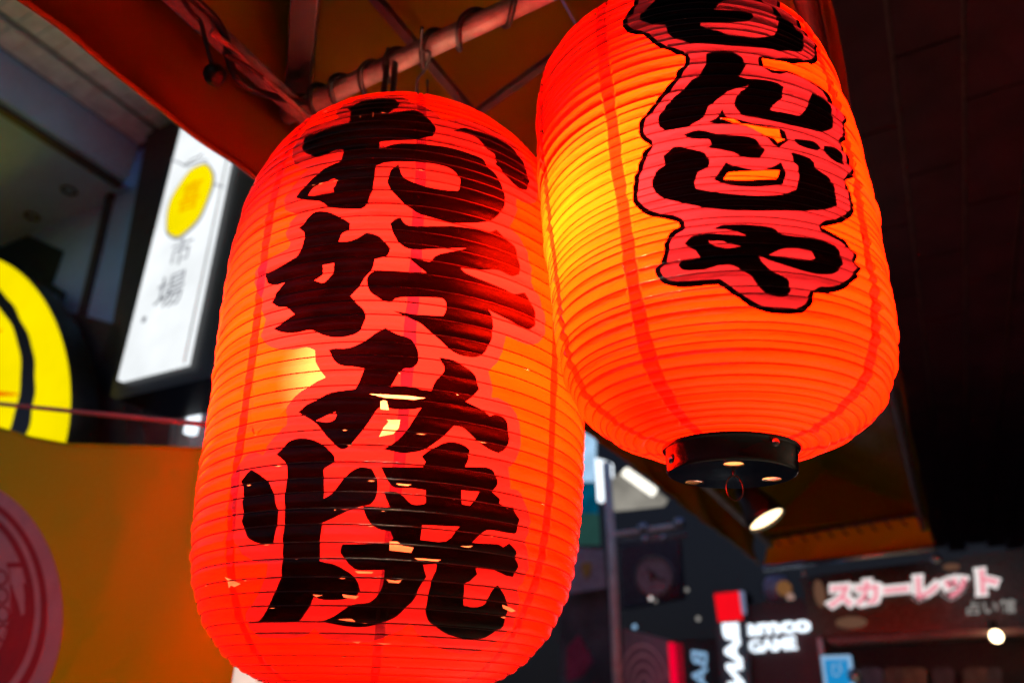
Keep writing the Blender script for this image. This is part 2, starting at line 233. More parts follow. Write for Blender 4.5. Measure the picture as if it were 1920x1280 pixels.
GLYPHS = r"""{"L":{"outline":[[[1425,1394],[1230,1433],[975,1535],[855,1605],[750,1714],[660,1638],[549,1575],[435,1526],[285,1483],[135,1469],[-15,1473],[-315,1513],[-390,1557],[-435,1628],[-525,1558],[-600,1532],[-810,1507],[-1290,1516],[-1338,1530],[-1386,1560],[-1423,1605],[-1441,1650],[-1445,1725],[-1415,1800],[-1371,1845],[-1260,1903],[-1187,1965],[-1020,2169],[-983,2235],[-974,2295],[-990,2308],[-1110,2315],[-1230,2349],[-1350,2410],[-1468,2520],[-1531,2625],[-1547,2670],[-1560,2820],[-1583,2925],[-1578,3000],[-1621,3075],[-1635,3120],[-1628,3210],[-1579,3285],[-1425,3409],[-1380,3433],[-1290,3441],[-1155,3388],[-1125,3476],[-1043,3570],[-945,3645],[-881,3675],[-920,3825],[-913,3885],[-881,3945],[-765,4035],[-600,4117],[-489,4155],[-494,4170],[-570,4244],[-627,4335],[-648,4395],[-653,4470],[-735,4510],[-780,4517],[-915,4511],[-1095,4534],[-1245,4585],[-1350,4646],[-1389,4680],[-1423,4740],[-1433,4800],[-1422,4860],[-1384,4935],[-1440,4986],[-1488,5085],[-1501,5145],[-1494,5205],[-1601,5310],[-1683,5460],[-1690,5520],[-1676,5580],[-1649,5625],[-1605,5664],[-1530,5691],[-1350,5703],[-1170,5731],[-1149,5745],[-1134,5790],[-1200,5872],[-1215,5925],[-1215,5970],[-1185,6049],[-1093,6150],[-1230,6212],[-1275,6242],[-1323,6315],[-1333,6390],[-1310,6465],[-1254,6540],[-1116,6690],[-1042,6750],[-1170,6815],[-1305,6921],[-1403,7050],[-1453,7185],[-1459,7260],[-1444,7365],[-1425,7416],[-1395,7456],[-1305,7532],[-1215,7553],[-1125,7544],[-1080,7527],[-825,7577],[-816,7590],[-825,7609],[-885,7684],[-910,7740],[-914,7800],[-899,7860],[-869,7905],[-780,7996],[-690,8064],[-540,8140],[-360,8175],[-180,8174],[30,8120],[90,8075],[190,7950],[209,7905],[225,7829],[330,7820],[450,7767],[540,7714],[574,7680],[705,7500],[793,7575],[945,7649],[1365,7716],[1560,7723],[1755,7683],[1905,7611],[2000,7500],[2082,7365],[2106,7260],[2101,7170],[2117,7080],[2104,6960],[2047,6795],[1980,6704],[1875,6640],[1755,6613],[1650,6615],[1645,6450],[1602,6315],[1521,6180],[1657,6105],[1768,5985],[1856,5760],[1858,5655],[1836,5580],[1980,5472],[2079,5325],[2126,5175],[2106,5040],[2075,4980],[1995,4896],[1950,4869],[1860,4836],[1815,4826],[1695,4824],[1515,4841],[1470,4635],[1417,4515],[1301,4380],[1358,4245],[1364,4200],[1355,4110],[1365,4097],[1440,4111],[1590,4084],[1635,4057],[1710,3986],[1753,3915],[1794,3780],[1788,3600],[1719,3465],[1680,3422],[1631,3390],[1630,3375],[1678,3285],[1683,3180],[1695,3170],[1785,3177],[1860,3145],[2002,2985],[2028,2940],[2041,2880],[2037,2775],[2012,2670],[2130,2484],[2151,2400],[2142,2340],[2104,2250],[2059,2190],[2156,2070],[2182,2025],[2213,1920],[2223,1785],[2192,1665],[2135,1590],[2010,1485],[1920,1430],[1785,1390],[1605,1382]]],"chars":[[[[-733,7784],[-676,7847],[-644,7875],[-545,7940],[-487,7966],[-418,7983],[-342,7994],[-266,7997],[-190,7993],[-113,7981],[-47,7955],[-4,7913],[71,7803],[38,7696],[18,7653],[-15,7615],[-92,7550],[33,7589],[16,7573],[163,7610],[198,7620],[247,7642],[272,7647],[297,7641],[347,7613],[404,7588],[430,7568],[453,7537],[493,7467],[530,7432],[546,7412],[570,7350],[575,7316],[570,7279],[560,7242],[532,7174],[441,7134],[279,7084],[223,7071],[58,7043],[-121,7004],[-121,6913],[-97,6923],[64,6968],[150,6983],[670,7025],[785,7026],[899,7018],[1129,6995],[1168,6986],[1200,6967],[1256,6916],[1330,6867],[1363,6838],[1390,6805],[1412,6768],[1431,6728],[1468,6614],[1476,6556],[1470,6501],[1456,6445],[1438,6393],[1418,6353],[1368,6278],[1320,6217],[1294,6191],[1261,6165],[1187,6122],[1077,6075],[1019,6056],[876,6022],[810,6013],[757,6010],[601,6018],[417,6043],[377,6056],[339,6076],[234,6154],[128,6247],[77,6312],[45,6362],[22,6408],[15,6444],[22,6517],[40,6582],[55,6611],[77,6638],[129,6691],[139,6640],[156,6586],[168,6554],[185,6526],[213,6499],[247,6474],[282,6453],[322,6437],[364,6424],[457,6405],[564,6395],[620,6394],[722,6400],[786,6414],[835,6417],[860,6460],[873,6555],[869,6605],[861,6627],[846,6648],[825,6669],[778,6705],[721,6734],[681,6743],[590,6753],[429,6753],[79,6726],[-46,6698],[-147,6656],[-143,6425],[-151,6342],[-173,6219],[-186,6181],[-224,6113],[-248,6090],[-277,6082],[-448,6100],[-558,6120],[-658,6146],[-737,6206],[-790,6238],[-942,6287],[-1151,6376],[-1086,6458],[-1024,6527],[-946,6595],[-855,6661],[-810,6686],[-720,6728],[-635,6759],[-603,6776],[-590,6793],[-582,6816],[-578,6871],[-584,6935],[-685,6943],[-793,6925],[-864,6904],[-902,6900],[-944,6909],[-988,6927],[-1075,6971],[-1120,6998],[-1161,7033],[-1202,7079],[-1241,7132],[-1269,7185],[-1279,7237],[-1276,7287],[-1266,7328],[-1248,7354],[-1221,7371],[-1192,7378],[-1107,7333],[-1046,7343],[-907,7382],[-605,7418],[-614,7533],[-646,7684]],[[-972,6359],[-922,6420],[-893,6446],[-802,6491],[-722,6519],[-655,6531],[-640,6527],[-609,6510],[-598,6451],[-598,6427],[-608,6411],[-632,6387],[-633,6373],[-627,6342],[-733,6338],[-831,6340],[-908,6347]],[[795,7335],[887,7420],[937,7454],[990,7473],[1239,7515],[1465,7543],[1539,7542],[1618,7530],[1697,7511],[1762,7488],[1799,7463],[1827,7429],[1909,7310],[1926,7268],[1926,7231],[1914,7149],[1935,7089],[1939,7053],[1926,6996],[1886,6880],[1838,6815],[1764,6797],[1731,6793],[1689,6798],[1645,6808],[1605,6824],[1554,6858],[1454,6938],[1421,6954],[1349,6976],[1397,7039],[1387,7125],[1375,7161],[1352,7184],[1293,7215],[1237,7268],[1168,7320],[1125,7344],[1079,7362],[1029,7368],[927,7364]]],[[[-1034,5947],[-932,6051],[-868,6102],[-828,6115],[-776,6113],[-718,6100],[-662,6082],[-605,6057],[-549,6026],[-456,5968],[-378,5908],[-378,5863],[-384,5844],[-454,5799],[-472,5770],[-503,5702],[-396,5699],[-348,5703],[-305,5715],[-231,5748],[-195,5777],[-174,5784],[-134,5778],[-85,5763],[-42,5746],[-10,5725],[45,5673],[103,5600],[91,5547],[78,5526],[48,5509],[-64,5473],[-68,5416],[-74,5388],[-88,5360],[-208,5173],[-296,5045],[-214,4960],[-160,4914],[-138,4889],[-123,4859],[-114,4827],[-112,4795],[-119,4757],[-133,4715],[-154,4679],[-181,4651],[-214,4628],[-251,4612],[-308,4600],[-375,4594],[-438,4596],[-489,4606],[-540,4623],[-589,4641],[-677,4685],[-723,4701],[-780,4701],[-907,4693],[-1046,4709],[-1111,4725],[-1158,4745],[-1251,4799],[-1129,4855],[-963,4910],[-1050,4986],[-1091,5016],[-1126,5026],[-1163,5029],[-1200,5037],[-1244,5061],[-1342,5124],[-1272,5212],[-1152,5321],[-1242,5315],[-1288,5319],[-1334,5333],[-1432,5375],[-1508,5510],[-1333,5521],[-1253,5531],[-1078,5562],[-1016,5584],[-997,5608],[-984,5673],[-952,5754],[-941,5792],[-942,5822],[-953,5885]],[[-737,5261],[-681,5300],[-661,5325],[-655,5358],[-659,5434],[-521,5444],[-526,5361],[-534,5324],[-553,5288],[-601,5233],[-615,5225],[-632,5221],[-651,5222]],[[83,5901],[131,5955],[188,5992],[220,5934],[239,5911],[264,5896],[293,5888],[323,5885],[389,5888],[557,5911],[796,5961],[968,5986],[1048,5996],[1178,5999],[1234,6005],[1266,6021],[1331,6068],[1460,6000],[1544,5962],[1581,5937],[1607,5900],[1676,5735],[1683,5697],[1676,5668],[1646,5607],[1576,5563],[1541,5551],[1484,5552],[1419,5561],[1353,5563],[1283,5551],[1140,5516],[901,5472],[942,5436],[966,5424],[1029,5412],[1291,5385],[1474,5372],[1551,5358],[1593,5359],[1641,5374],[1748,5423],[1819,5373],[1851,5344],[1884,5298],[1916,5244],[1938,5196],[1944,5163],[1942,5126],[1932,5092],[1910,5063],[1849,5010],[1799,5007],[1703,5006],[1627,5012],[1254,5064],[1295,5028],[1310,5006],[1321,4972],[1330,4890],[1323,4791],[1312,4741],[1296,4690],[1254,4597],[1236,4571],[1187,4528],[1129,4499],[1099,4492],[991,4485],[935,4491],[887,4508],[797,4558],[652,4668],[498,4768],[448,4794],[343,4838],[181,4892],[386,4870],[447,4871],[730,4890],[753,4938],[764,4986],[763,5010],[757,5032],[745,5054],[728,5073],[706,5084],[663,5085],[294,5048],[238,5039],[193,5027],[151,4996],[128,4988],[92,4995],[50,5012],[-25,5050],[-58,5073],[-86,5101],[-108,5138],[-123,5181],[-131,5220],[-128,5250],[-117,5279],[-102,5304],[-84,5323],[-61,5337],[-36,5345],[5,5346],[102,5339],[181,5341],[515,5361],[419,5417],[297,5522],[542,5487],[597,5552],[656,5592],[965,5732],[782,5697],[458,5617],[408,5608],[328,5606],[292,5613],[261,5627],[233,5646],[180,5696],[132,5764],[114,5806]]],[[[115,4697],[249,4635],[358,4606],[406,4585],[439,4551],[464,4510],[482,4467],[493,4425],[496,4382],[492,4344],[478,4316],[455,4293],[430,4276],[403,4270],[373,4270],[346,4263],[324,4243],[286,4188],[223,4063],[331,4079],[386,4083],[570,4060],[662,4061],[685,4133],[700,4167],[777,4270],[784,4291],[785,4313],[782,4333],[766,4362],[721,4428],[834,4426],[887,4421],[934,4410],[979,4393],[1067,4348],[1110,4319],[1146,4285],[1168,4245],[1196,4154],[1127,4063],[1048,3994],[1255,3947],[1289,3930],[1348,3887],[1406,3921],[1437,3929],[1476,3927],[1518,3917],[1553,3897],[1580,3858],[1602,3807],[1614,3754],[1617,3699],[1611,3643],[1595,3595],[1566,3564],[1487,3514],[1399,3526],[1358,3537],[1299,3562],[1177,3628],[1080,3689],[1037,3712],[1006,3719],[940,3722],[846,3612],[796,3561],[684,3467],[625,3431],[567,3408],[451,3382],[412,3380],[293,3395],[213,3411],[307,3471],[350,3506],[389,3548],[455,3645],[531,3800],[571,3864],[483,3840],[354,3828],[290,3826],[182,3839],[139,3839],[117,3828],[100,3809],[85,3787],[36,3682],[-155,3425],[-173,3408],[-191,3400],[-212,3399],[-233,3402],[-277,3429],[-403,3536],[-514,3657],[-597,3713],[-769,3808],[-676,3876],[-533,3947],[-459,3978],[-396,3995],[-331,4006],[-152,4028],[-101,4129],[-77,4251],[-177,4266],[-285,4275],[-335,4285],[-367,4301],[-396,4323],[-422,4350],[-446,4384],[-490,4463],[-420,4474],[-315,4469],[-261,4475],[-200,4496],[-82,4561],[33,4657]],[[-546,3703],[-431,3758],[-341,3794],[-324,3768],[-321,3755],[-331,3713],[-345,3696],[-366,3685],[-393,3679],[-421,3677],[-459,3683]]],[[[-1318,3262],[-1203,3210],[-1150,3182],[-1057,3116],[-1019,3079],[-985,3032],[-957,2981],[-906,2873],[-883,2814],[-870,2758],[-872,2711],[-894,2621],[-915,2498],[-995,2489],[-1035,2489],[-1116,2502],[-1155,2515],[-1245,2559],[-1285,2588],[-1319,2625],[-1348,2667],[-1369,2707],[-1374,2741],[-1370,2808],[-1402,2940],[-1392,3019],[-1393,3056],[-1408,3087],[-1456,3151]],[[-971,3379],[-910,3446],[-877,3474],[-842,3496],[-803,3513],[-762,3524],[-718,3529],[-627,3522],[-534,3497],[-455,3463],[-389,3419],[-318,3359],[-294,3331],[-287,3312],[-287,3292],[-294,3274],[-309,3258],[-384,3207],[-391,3190],[-386,3113],[-359,2909],[-299,2943],[-273,2964],[-170,3105],[-114,3160],[-79,3184],[-41,3205],[-2,3218],[37,3220],[117,3207],[170,3126],[189,3083],[197,3036],[196,2987],[190,2944],[180,2912],[163,2882],[141,2859],[111,2848],[40,2837],[-55,2804],[-103,2785],[-217,2729],[-356,2675],[-366,2498],[-354,2309],[-236,2290],[-179,2277],[-122,2256],[-18,2203],[20,2174],[55,2141],[82,2109],[96,2083],[114,2027],[82,1985],[61,1969],[16,1955],[-99,1938],[-165,1933],[-298,1935],[-338,1942],[-416,1963],[-454,1891],[-518,1811],[-587,1742],[-621,1712],[-663,1696],[-817,1689],[-1265,1697],[-1160,1749],[-1116,1778],[-1065,1827],[-870,2064],[-832,2122],[-812,2167],[-799,2213],[-791,2260],[-789,2335],[-797,2507],[-789,2727],[-821,2952],[-811,3093],[-809,3192],[-817,3237],[-835,3270],[-862,3302],[-915,3347]],[[617,3361],[680,3422],[715,3449],[831,3518],[892,3542],[947,3548],[1004,3543],[1052,3534],[1083,3522],[1139,3487],[1130,3397],[1099,3310],[1340,3340],[1380,3338],[1419,3329],[1451,3312],[1479,3282],[1501,3242],[1511,3203],[1501,3170],[1456,3106],[1556,3047],[1562,3035],[1562,3004],[1685,2964],[1753,2998],[1818,2910],[1850,2886],[1859,2872],[1860,2834],[1856,2788],[1848,2752],[1841,2739],[1828,2729],[1812,2723],[1753,2720],[1495,2720],[1448,2714],[1415,2697],[1274,2567],[1598,2588],[1626,2585],[1681,2569],[1772,2618],[1846,2572],[1876,2549],[1891,2528],[1910,2480],[1957,2427],[1969,2399],[1960,2364],[1918,2289],[1805,2292],[1626,2332],[1562,2339],[1449,2343],[1426,2339],[1381,2323],[1407,2268],[1345,2191],[1290,2158],[1343,1943],[1444,1932],[1494,1933],[1546,1941],[1598,1956],[1636,1980],[1653,2017],[1657,2061],[1667,2102],[1686,2132],[1737,2188],[1861,2104],[1953,2031],[1990,1994],[2012,1959],[2034,1887],[2042,1808],[2039,1773],[2029,1747],[2012,1723],[1952,1669],[1863,1606],[1803,1578],[1766,1571],[1692,1566],[1515,1567],[1435,1576],[1283,1607],[1153,1654],[1000,1727],[961,1753],[934,1780],[914,1810],[900,1841],[891,1886],[887,1988],[887,2105],[891,2158],[916,2272],[920,2333],[766,2311],[792,2250],[825,2196],[761,2081],[746,1995],[707,1934],[612,1831],[570,1796],[522,1766],[469,1738],[361,1693],[306,1675],[249,1661],[134,1651],[8,1654],[-64,1661],[-328,1697],[-166,1776],[-33,1852],[34,1883],[100,1897],[169,1904],[226,1916],[260,1935],[290,1961],[314,1990],[335,2025],[352,2064],[362,2104],[365,2148],[360,2241],[119,2229],[72,2232],[37,2244],[-25,2285],[-100,2355],[-125,2391],[-129,2418],[-117,2472],[14,2474],[179,2482],[290,2490],[373,2500],[390,2510],[413,2543],[375,2609],[282,2620],[240,2630],[204,2648],[172,2670],[144,2695],[123,2720],[91,2775],[63,2843],[187,2839],[348,2840],[295,2921],[266,2994],[340,2997],[375,2994],[407,2986],[467,2958],[530,2902],[565,2881],[606,2877],[650,2882],[683,2890],[696,2896],[705,2907],[710,2920],[708,2951],[697,3031],[546,3042],[423,3033],[370,3036],[339,3051],[290,3102],[208,3231],[407,3236],[642,3259],[667,3313]],[[1082,3071],[1298,3084],[1258,2992],[1199,2927],[1109,2931]],[[702,2692],[1114,2711],[1033,2594],[977,2553],[894,2539],[698,2546]]]],"bare":[[[-1498,4551],[-1226,4546],[-710,4555],[-680,4545],[-624,4506],[-633,4464],[-632,4443],[-619,4402],[-599,4353],[-576,4310],[-552,4278],[-492,4223],[-437,4188],[-306,4114],[-471,4051],[-612,4003],[-676,3983],[-757,3967],[-794,3953],[-986,3815],[-1154,3728],[-1329,3608],[-1385,3736],[-1408,3800],[-1426,3888],[-1467,4185],[-1486,4373]]],"cream":[[[-1008,4533],[-710,4555],[-680,4545],[-624,4506],[-628,4464],[-626,4442],[-615,4401],[-597,4353],[-576,4310],[-552,4278],[-492,4223],[-437,4188],[-306,4114],[-403,4077],[-454,4062],[-576,4037],[-643,4034],[-722,4047],[-899,4094],[-987,4225],[-1017,4292],[-1024,4369]]],"chips":[[[2,3979],[156,3978],[455,3979],[604,3973],[459,3941],[219,3939]],[[133,3899],[161,3918],[201,3908],[231,3814],[141,3818]],[[156,3533],[190,3628],[243,3690],[217,3712],[359,3721],[352,3637],[300,3570]],[[378,2514],[461,2515],[519,2480],[642,2468],[619,2418],[388,2428]],[[663,2371],[955,2371],[917,2352],[696,2354]],[[42,2221],[241,2218],[228,2201],[75,2197]],[[-85,1986],[109,1973],[63,1944],[-67,1958]],[[-132,1740],[39,1749],[85,1695],[-29,1717]],[[394,2147],[482,2139],[559,2148],[532,2119],[423,2120]],[[1897,1989],[2027,1975],[2168,1946],[2085,1926],[1925,1957]],[[-1686,2199],[-1541,2150],[-1407,2114],[-1529,2088],[-1593,2109],[-1634,2082]],[[380,3076],[543,3075],[500,3058],[411,3061]],[[1146,2521],[1296,2538],[1249,2516]],[[-432,1983],[-314,1978],[-382,1960]],[[1954,1855],[2046,1869],[2037,1845]],[[357,1470],[563,1462],[454,1444]],[[42,1476],[153,1485],[124,1449]],[[-1185,8048],[-1145,7881],[-1255,7929]],[[-294,7583],[-278,7566],[-267,7476],[-281,7483]],[[-171,7580],[-94,7565],[-130,7551]],[[-480,7549],[-454,7544],[-451,7477]]]},"R":{"border":[[[-832,4832],[-853,4718],[-871,4675],[-903,4643],[-942,4618],[-972,4591],[-985,4556],[-995,4476],[-962,4410],[-942,4383],[-792,4289],[-768,4259],[-728,4188],[-697,4141],[-661,4092],[-622,4048],[-569,4009],[-467,3947],[-433,3903],[-441,3854],[-449,3832],[-534,3745],[-591,3661],[-623,3621],[-663,3591],[-744,3539],[-818,3447],[-903,3376],[-926,3352],[-964,3299],[-975,3271],[-984,3209],[-975,3148],[-962,3120],[-941,3093],[-885,3042],[-943,3009],[-968,2987],[-987,2952],[-1022,2871],[-1089,2761],[-1119,2663],[-1137,2585],[-1141,2551],[-1136,2516],[-1115,2474],[-1085,2429],[-1050,2389],[-1008,2354],[-913,2298],[-856,2273],[-734,2229],[-729,2180],[-797,2156],[-827,2138],[-852,2107],[-890,2030],[-906,1953],[-918,1916],[-944,1884],[-999,1827],[-1007,1805],[-1008,1780],[-1002,1757],[-986,1724],[-962,1689],[-931,1661],[-885,1638],[-829,1620],[-773,1608],[-670,1603],[-551,1605],[-457,1602],[-419,1586],[-276,1462],[-232,1430],[-179,1401],[-119,1376],[-58,1358],[3,1349],[128,1351],[247,1366],[299,1383],[337,1411],[368,1446],[393,1481],[407,1511],[426,1574],[542,1586],[602,1599],[665,1622],[729,1653],[790,1689],[845,1730],[943,1821],[1030,1929],[985,1955],[972,1971],[975,1996],[985,2024],[988,2048],[974,2068],[928,2102],[887,2149],[857,2166],[665,2198],[598,2218],[734,2264],[804,2296],[881,2340],[961,2392],[1028,2443],[1064,2482],[1087,2521],[1100,2559],[1104,2594],[1078,2704],[1041,2820],[1197,2912],[1229,2980],[1235,3010],[1221,3037],[1175,3090],[1153,3155],[1132,3262],[1230,3337],[1299,3486],[1336,3602],[1329,3646],[1283,3669],[1219,3683],[1161,3701],[1074,3757],[1028,3780],[979,3793],[875,3811],[764,3836],[707,3844],[646,3848],[584,3848],[529,3843],[486,3822],[442,3794],[404,3779],[372,3788],[345,3810],[325,3834],[314,3854],[302,3902],[417,3907],[479,3916],[592,3942],[737,3986],[868,4037],[979,4092],[1034,4128],[1081,4168],[1128,4216],[1162,4262],[1193,4323],[1216,4390],[1224,4447],[1205,4481],[1135,4527],[1089,4593],[1069,4629],[1049,4680],[1036,4742],[1018,4796],[976,4814],[919,4817],[878,4824],[874,4844],[875,4870],[848,4862],[1000,4960],[960,5080],[860,5220],[700,5340],[400,5430],[0,5460],[-300,5430],[-550,5350],[-720,5220],[-810,5070],[-830,4950]]],"inner":[[[-10,1401],[-100,1421],[-205,1470],[-358,1598],[-438,1646],[-670,1652],[-820,1668],[-902,1702],[-943,1748],[-958,1785],[-951,1808],[-902,1859],[-865,1928],[-843,2018],[-813,2078],[-775,2112],[-700,2141],[-685,2160],[-681,2182],[-686,2228],[-700,2248],[-775,2294],[-888,2340],[-978,2392],[-1047,2460],[-1087,2528],[-1088,2580],[-1045,2739],[-929,2955],[-880,2991],[-867,3015],[-867,3083],[-922,3150],[-933,3188],[-934,3233],[-920,3278],[-887,3323],[-785,3413],[-731,3480],[-678,3526],[-588,3590],[-469,3742],[-411,3802],[-389,3878],[-400,3938],[-434,3982],[-543,4049],[-618,4118],[-685,4210],[-731,4290],[-812,4360],[-906,4418],[-933,4462],[-940,4515],[-930,4560],[-866,4613],[-808,4703],[-784,4830],[-781,4942],[-678,5188],[-288,5382],[388,5382],[825,5182],[935,4972],[836,4898],[827,4868],[834,4808],[860,4780],[950,4768],[956,4763],[993,4718],[1024,4613],[1070,4534],[1170,4432],[1148,4342],[1092,4251],[1002,4165],[898,4103],[718,4030],[470,3963],[335,3946],[277,3915],[262,3892],[261,3870],[282,3811],[342,3751],[365,3741],[455,3748],[545,3795],[642,3800],[755,3789],[965,3747],[1054,3712],[1145,3656],[1250,3628],[1282,3592],[1254,3502],[1213,3413],[1161,3345],[1096,3293],[1085,3270],[1109,3135],[1133,3067],[1175,3015],[1178,2985],[1160,2947],[1055,2881],[1007,2805],[1005,2775],[1049,2618],[1050,2565],[1025,2512],[928,2428],[785,2340],[642,2283],[590,2248],[573,2220],[576,2190],[605,2165],[658,2150],[785,2131],[860,2106],[930,2040],[935,2025],[924,1965],[934,1942],[956,1920],[955,1912],[906,1852],[818,1770],[710,1698],[590,1646],[470,1625],[388,1580],[373,1562],[350,1505],[303,1448],[230,1412],[125,1399]]],"chars":[[[[-808,4480],[-795,4535],[-785,4559],[-763,4583],[-710,4623],[-638,4655],[-599,4700],[-578,4708],[-500,4950],[-460,5120],[-200,5180],[-120,5030],[100,5000],[220,5150],[450,5120],[500,4900],[594,4756],[651,4703],[686,4676],[868,4571],[932,4524],[958,4498],[975,4466],[982,4424],[979,4376],[968,4329],[944,4289],[879,4205],[802,4169],[666,4113],[592,4090],[446,4056],[319,4034],[176,4019],[49,4015],[-51,4019],[-149,4029],[-235,4044],[-299,4061],[-361,4084],[-417,4111],[-462,4140],[-504,4174],[-536,4213],[-548,4253],[-553,4345],[-772,4441]],[[20,4571],[64,4615],[87,4626],[208,4649],[534,4728],[597,4719],[640,4680],[663,4626],[665,4554],[650,4472],[632,4402],[611,4359],[551,4274],[408,4205],[343,4183],[256,4167],[163,4160],[80,4164],[14,4181],[-222,4282],[-206,4340],[-60,4328],[16,4330],[100,4339],[187,4356],[259,4375],[288,4389],[349,4426],[343,4482],[237,4493],[48,4480],[-52,4481]]],[[[-235,3910],[-183,3945],[-155,3956],[-58,3971],[-9,3967],[32,3946],[97,3886],[112,3865],[137,3817],[29,3664],[72,3642],[96,3635],[221,3651],[326,3648],[372,3643],[402,3634],[457,3607],[441,3505],[318,3395],[265,3318],[456,3319],[567,3324],[665,3423],[707,3474],[736,3521],[822,3701],[950,3670],[1016,3636],[1042,3613],[1064,3586],[1081,3556],[1086,3520],[1076,3478],[1036,3384],[938,3308],[893,3281],[798,3248],[690,3222],[595,3205],[447,3191],[378,3191],[295,3196],[41,3235],[1,3249],[-24,3270],[-66,3327],[-54,3392],[-43,3423],[-24,3453],[24,3509],[108,3572],[41,3559],[-26,3538],[-94,3505],[-129,3481],[-274,3365],[-306,3334],[-367,3232],[-386,3213],[-431,3186],[-515,3160],[-561,3152],[-676,3153],[-724,3160],[-743,3170],[-778,3201],[-783,3257],[-779,3283],[-764,3314],[-742,3347],[-685,3414],[-607,3490],[-407,3633],[-329,3700],[-273,3771],[-252,3808],[-243,3841]]],[[[-572,3074],[-479,3091],[-433,3093],[-377,3082],[-259,3050],[-14,3023],[27,3010],[63,2989],[92,2965],[109,2940],[129,2879],[77,2805],[8,2802],[-26,2804],[-67,2813],[-156,2840],[-285,2870],[-390,2918],[-331,2943],[-345,2980],[-357,2992],[-488,3021],[-517,3036]],[[-772,2893],[-748,2921],[-716,2947],[-680,2964],[-644,2965],[-605,2956],[-568,2942],[-518,2916],[-422,2856],[-404,2840],[-374,2800],[-384,2748],[-395,2726],[-492,2674],[-513,2644],[-529,2610],[-539,2580],[-541,2559],[-536,2517],[-429,2487],[-290,2455],[-214,2442],[-68,2428],[7,2428],[88,2435],[171,2449],[245,2467],[293,2487],[392,2540],[423,2620],[434,2660],[440,2699],[441,2738],[435,2774],[421,2809],[379,2877],[424,2912],[527,2888],[575,2871],[618,2842],[697,2777],[776,2753],[810,2735],[829,2703],[846,2620],[847,2579],[842,2493],[751,2437],[707,2416],[618,2385],[419,2332],[278,2306],[124,2285],[-15,2275],[-129,2273],[-240,2277],[-345,2290],[-443,2315],[-539,2349],[-726,2423],[-813,2468],[-851,2492],[-883,2521],[-906,2556],[-922,2595],[-928,2635],[-919,2675],[-900,2716],[-876,2750],[-845,2771],[-810,2786],[-784,2804],[-778,2832],[-779,2864]],[[468,3065],[645,3089],[683,3090],[713,3083],[766,3059],[705,3000],[573,2987],[516,2992],[494,3001],[482,3019]],[[804,3086],[902,3115],[949,3122],[995,3117],[1038,3103],[1068,3083],[1075,3054],[1061,2981],[975,2965],[937,2963],[855,2972],[826,2988],[812,3015]]],[[[-706,2008],[-650,2052],[-619,2067],[-577,2074],[-484,2075],[-311,2051],[-160,2036],[-226,2080],[-261,2096],[-314,2105],[-434,2118],[-373,2146],[-342,2154],[-166,2151],[-15,2144],[47,2138],[100,2128],[129,2109],[153,2083],[183,2066],[240,2062],[502,2079],[560,2078],[608,2073],[696,2050],[728,2034],[756,2012],[775,1987],[781,1959],[774,1893],[695,1814],[653,1784],[607,1765],[511,1749],[453,1745],[332,1750],[52,1800],[12,1810],[-18,1825],[-71,1864],[-66,1816],[-58,1796],[-30,1772],[122,1676],[153,1652],[171,1626],[196,1568],[150,1509],[95,1497],[68,1496],[-7,1513],[-43,1530],[-72,1555],[-174,1677],[-202,1704],[-267,1748],[-304,1762],[-346,1770],[-435,1769],[-571,1747],[-699,1755],[-750,1765],[-765,1776],[-786,1810],[-756,1845],[-738,1856],[-710,1856],[-648,1848],[-578,1863],[-615,1925]],[[-493,2005],[-405,2001],[-362,1995],[-216,1943],[-291,1926],[-328,1924],[-365,1929],[-434,1953],[-455,1968]],[[31,1873],[119,1914],[165,1931],[213,1942],[310,1953],[434,1949],[464,1885],[384,1858],[345,1850],[284,1847],[154,1855]]]],"win":[[[-330,3175],[-280,3194],[-257,3209],[-233,3235],[-185,3300],[-160,3241],[-142,3219],[-93,3199],[34,3171],[340,3130],[368,3108],[403,3038],[292,2947],[244,2957],[223,2967],[194,3017],[176,3039],[66,3093],[2,3116],[-65,3131]],[[-365,2598],[-236,2753],[-122,2706],[-67,2689],[-15,2680],[38,2678],[92,2685],[151,2710],[274,2783],[301,2720],[306,2687],[297,2649],[261,2568],[98,2527],[20,2514],[-65,2510],[-151,2512],[-225,2523],[-273,2542]]],"wini":[[[-223,3208],[-100,3192],[8,3150],[112,3125],[166,3117],[214,3115],[313,3120],[316,3078],[321,3061],[334,3052],[368,3044],[274,2980],[260,3021],[248,3036],[111,3071],[3,3124]],[[-277,2592],[-244,2640],[-224,2652],[69,2674],[248,2698],[217,2619],[8,2588],[-83,2582],[-148,2582]]]}}"""
# ------------------------------------------------------------------ more materials
M['ground'] = surf_mat('asphalt', (.07, .07, .072), .8, scale=30)
M['panel_r'] = surf_mat('ceiling_metal', (.16, .022, .035), .42, metal=.1, var=.3, scale=3, bump=.08)
M['joint'] = surf_mat('joint_metal', (.5, .22, .22), .4, metal=.3)
M['wall_dark'] = surf_mat('dark_wall', (.035, .028, .030), .7, scale=4)
M['brown'] = surf_mat('brown_board', (.030, .016, .012), .25, var=.3, scale=3, bump=.05)
M['black'] = surf_mat('black_board', (.006, .005, .006), .35)
M['charcoal'] = surf_mat('charcoal_column', (.035, .032, .034), .5)
M['greytile'] = surf_mat('grey_tile', (.74, .78, .80), .55, var=.18, scale=14, bump=.5, bscale=90)
M['blue_wall'] = surf_mat('blue_grey_ceiling', (.30, .56, .90), .6, var=.15, scale=2)
M['grey'] = surf_mat('grey_board', (.24, .24, .25), .6, var=.3, scale=5)
M['grey_l'] = surf_mat('light_grey_paint', (.75, .76, .74), .5)
M['poster_w'] = surf_mat('pale_poster', (.36, .31, .34), .6, var=.2)
M['ochre'] = surf_mat('ochre_print', (.45, .27, .05), .6)
